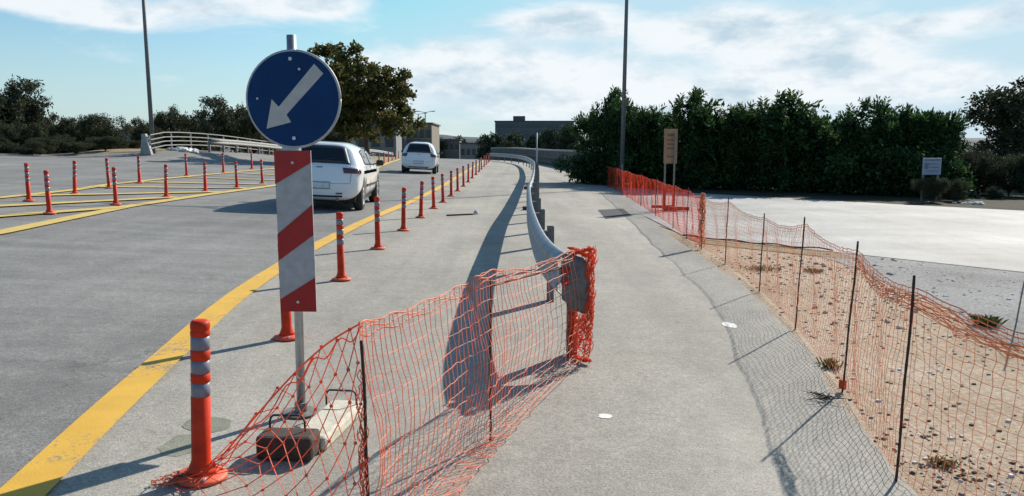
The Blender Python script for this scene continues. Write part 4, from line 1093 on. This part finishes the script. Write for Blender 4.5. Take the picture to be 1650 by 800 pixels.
# ---------------------------------------------------------------- buildings
def house(name, px0, px1, ytop, D, depth, mat, label, nwin, floors, ybase=262, roof='flat', rmat='roof_grey', steps=None):
    x0, x1 = (px0 - CX) / F * D, (px1 - CX) / F * D; zt = PD(px0, ytop, D).z; cx = (x0 + x1) / 2; zb = H(cx, D) - .5
    b0 = Vector((cx, D, zb)); t = thing(name, label, 'building', b0); w = x1 - x0
    MB().box((cx, D + depth / 2, (zb + zt) / 2), (w, depth, zt - zb)).build('wall', mat, t, b0)
    if roof == 'flat': MB().box((cx, D + depth / 2, zt + .12), (w + .5, depth + .5, .22)).build('roof', rmat, t, b0)
    else:
        rh = w * .16; MB().prism([(-w * .56, 0), (w * .56, 0), (0, rh)], (cx, D - .3, zt + .01), (1, 0, 0), (0, 0, 1), -(depth + .6)).build('roof', rmat, t, b0)
    fh = 3.1
    for fl_ in range(floors):
        z = zt - 1.7 - fl_ * fh
        for k in range(nwin):
            x = x0 + w * (k + .5) / nwin; ww = min(1.6, w / nwin * .6)
            wn_ = MB().box((x, D - .03, z), (ww, .08, 1.3)).build('window', 'window', t, b0)
            MB().box((x, D - .10, z - .74), (ww + .2, .2, .1)).build('sill', 'concrete', wn_, b0)
    return t, b0, zt
t, b0, zt = house('long_building', 798, 924, 196, 260, 20, 'wall_dark', 'long flat grey blue building on the skyline right of centre', 16, 3)
MB().box((b0.x - 5, b0.y + 6, zt + 1), (4, 4, 1.8)).build('roof_hut', 'wall_grey', t, b0)
t, b0, zt = house('stone_building', 596, 654, 195, 130, 14, 'wall_grey', 'grey building with a small turret behind the farther car', 4, 2)
MB().box((b0.x + 2.3, b0.y + .3, zt + .8), (.9, .9, 1.8)).build('turret', 'wall_tan', t, b0)
house('flat_building', 654.5, 697, 200, 134, 14, 'wall_tan', 'brownish flat roofed building right of the turret', 4, 2)
house('shed', 575, 640, 212, 118, 6, 'wall_pale', 'pale blue grey low shed in front of the grey building', 3, 1)
house('gabled_house', 197, 231, 212, 66, 8, 'wall_pale', 'pale house with a low tiled gable among the left trees', 2, 1, roof='gable', rmat='roof_tile')
house('small_house', 112, 134, 216, 70, 6, 'wall_pale', 'pale wall of a house glimpsed between the left trees', 1, 1, rmat='roof_grey')
house('grey_block', 330, 358, 197, 90, 8, 'wall_dark', 'grey block behind the trees above the white railing', 3, 2)
house('terrace', 700, 741, 226, 190, 8, 'wall_grey', 'low grey houses on the skyline right of the farther car', 5, 1)
house('terrace', 742, 786, 232, 165, 8, 'wall_pale', 'low pale building left of the end of the bollard row', 5, 1)
# distant ridge
m = MB(); r0 = random.Random(9); n = 160; x0 = -900; rows = []
for k in range(n + 1):
    x = -1300 + 2600 * k / n; z = 15 + 2.4 * math.sin(k * .21) + 1.6 * math.sin(k * .53 + 1) + r0.uniform(-.5, .5)
    m.v += [(x, 860, -6), (x, 900, z * .8), (x, 960, z + 3), (x, 1150, -6)]
m.f = [(i * 4 + j, (i + 1) * 4 + j, (i + 1) * 4 + j + 1, i * 4 + j + 1) for i in range(n) for j in range(3)]
tag(m.build('hills', 'hill', smooth=True), kind='structure')

# ---------------------------------------------------------------- litter, weeds, stones
def in_gravel(rr):
    while True:
        y = 2.4 + 11 * rr.random() ** 1.5; x = rr.uniform(1.4, 9)
        # right of the paving edge
        for a, b in zip(GE, GE[1:]):
            if a[1] <= y <= b[1] or (b[1] <= y <= a[1]):
                ex_ = a[0] + (b[0] - a[0]) * (y - a[1]) / (b[1] - a[1] + 1e-9)
                if x > ex_ + .04: return x, y
                break
def pebbles(name, n, s0, s1, mat, seed, label=None):
    rr = random.Random(seed); m = MB()
    for _ in range(n):
        x, y = in_gravel(rr); s = rr.uniform(s0, s1); z = H(x, y) + .006; a = rr.uniform(0, 6.3)
        pts = []
        for k, (rad, zz) in enumerate(((1, 0), (.75, .55))):
            for j in range(5): q = a + j * 1.257 + k * .5; rq = s * rad * rr.uniform(.75, 1.2); pts.append((x + rq * math.cos(q), y + rq * .8 * math.sin(q), z + s * zz))
        m.add(pts, [(j, (j + 1) % 5, 5 + (j + 1) % 5, 5 + j) for j in range(5)] + [(5, 6, 7, 8, 9)])
    tag(m.build(name, mat), kind='stuff')
pebbles('gravel_stones', 2600, .005, .018, 'stone', 1)
pebbles('dark_litter', 800, .005, .017, 'dark_stone', 2)
pebbles('pale_stones', 500, .006, .022, 'pale_stone', 3)
def cluster(px, py, n, sx, sy, s0, s1, mat, name, seed):
    rr = random.Random(seed); c = P(px, py); m = MB()
    for _ in range(n):
        x, y = c.x + rr.gauss(0, sx), c.y + rr.gauss(0, sy); q = s0 * (s1 / s0) ** (rr.random() ** 2); st = len(m.v)
        m.lathe([(q * .8, 0), (q, q * .35), (q * .7, q * .7), (q * .2, q * .85)], (x, y, H(x, y) + .004), 7)
        for i in range(st, len(m.v)): v = m.v[i]; m.v[i] = (v[0] + rr.gauss(0, q * .14), v[1] + rr.gauss(0, q * .14), v[2] + rr.gauss(0, q * .08))
    tag(m.build(name, mat), kind='stuff')
cluster(1550, 765, 240, .20, .09, .003, .014, 'dark_stone', 'dark_clods', 1)
cluster(1600, 785, 70, .14, .07, .003, .014, 'pale_stone', 'pale_clods', 2)
cluster(1500, 720, 120, .30, .15, .003, .012, 'dark_stone', 'dark_clods', 3)
cluster(1430, 500, 160, .5, .5, .005, .028, 'stone', 'clods', 4)
cluster(1300, 430, 160, .7, .6, .006, .035, 'stone', 'clods', 5)
cluster(1560, 480, 140, .9, .7, .006, .028, 'pale_stone', 'pale_clods', 6)
def tuft(name, px, py, n, h, spread, mat, label, seed):
    p = P(px, py); rr = random.Random(seed); m = MB()
    for _ in range(n):
        a = rr.uniform(0, 6.3); d = rr.uniform(0, spread); b = p + Vector((math.cos(a) * d, math.sin(a) * d, .01)); l = h * rr.uniform(.4, 1.1); a2 = rr.uniform(0, 6.3); o = Vector((math.cos(a2), math.sin(a2), 0))
        s = Vector((-o.y, o.x, 0)) * .004; e = b + o * l * .7 + Vector((0, 0, l * .7))
        m.add([b - s, b + s, b.lerp(e, .6) + s + Vector((0, 0, l * .15)), e, b.lerp(e, .6) - s + Vector((0, 0, l * .15))], [(0, 1, 2, 3, 4)])
    return tag(m.build(name, mat, origin=p), label, 'weed')
tuft('weed', 1337, 594, 90, .07, .07, 'leaf_grass', 'small green weed at the paving edge beside the tall stake', 1)
tuft('weed', 1590, 527, 160, .12, .10, 'leaf_grass', 'green tuft on the grey gravel near the right edge', 2)
tuft('weed', 1225, 436, 160, .06, .25, 'leaf_dry', 'dry grass tuft on the gravel behind the bare stakes', 3)
tuft('weed', 1310, 440, 130, .06, .12, 'leaf_dry', 'dry grass tuft right of the third bare stake', 4)
tuft('weed', 1520, 752, 120, .035, .07, 'leaf_dry', 'brown withered weed on the gravel at lower right', 5)
def twig():
    p = P(1328, 652); rr = random.Random(3); m = MB()
    for k in range(16):
        a = rr.choice((0, math.pi)) + rr.gauss(0, .45) - .15; l = rr.uniform(.06, .17); b = p + Vector((rr.gauss(0, .03), rr.gauss(0, .02), .035))
        m.tube([b, b + Vector((math.cos(a) * l * .5, math.sin(a) * l * .5, rr.uniform(.0, .035))), b + Vector((math.cos(a) * l, math.sin(a) * l, rr.uniform(-.005, .02)))], [.003, .0025, .001], 5)
    tag(m.build('dead_twig', 'twig', origin=p), 'dark dead twig lying on the shaded paving edge', 'twig')
twig()
def lane_edge():
    A = catmull([xy(*p) for p in ((1100, 383), (1180, 392), (1260, 400), (1340, 407))], 6)
    sheet('dry_grass_strip', A, [(x + .1, y - .9) for x, y in A], .0135, 'dry_earth', .3)
    pts = [Vector((x, y - .03, H(x, y) + .045 + .012 * math.sin(i * 1.3))) for i, (x, y) in enumerate(A)]
    tag(MB().tube(pts, .012, 6).build('cable', 'rust', origin=pts[0]), 'dark cable lying along the near edge of the pale side road', 'cable')
lane_edge()
c = P(767, 347); m = MB().lathe([(.05, 0), (.06, .03), (.045, .07), (.015, .09)], c + Vector((0, 0, .02)), 9)
tag(m.build('white_stone', 'pale_stone', origin=c, smooth=False), 'small white stone alone on the paving left of the guardrail shadow', 'stone')
a, b = P(720, 350), P(762, 348)
tag(MB().bar(a + Vector((0, 0, .035)), b + Vector((0, 0, .035)), .04, .03).build('shadow_bar', 'rust'), 'short dark bar laid as the thin shadow beside the small white stone', 'bar')  # thin shadow left of the stone, modelled as a dark bar
c = P(850, 340); tag(MB().box(c + Vector((0, 0, .06)), (.2, .16, .09), .3).build('dark_chunk', 'dark_block', bevel=.01), 'small dark chunk between the guardrail and its shadow', 'chunk')  # small dark box in the gap beside the rail
c = P(852, 306); tag(MB().box(c + Vector((0, 0, .06)), (.3, .2, .10), -.3).build('dark_chunk', 'dark_block', bevel=.01), 'farther small dark chunk near the guardrail', 'chunk')
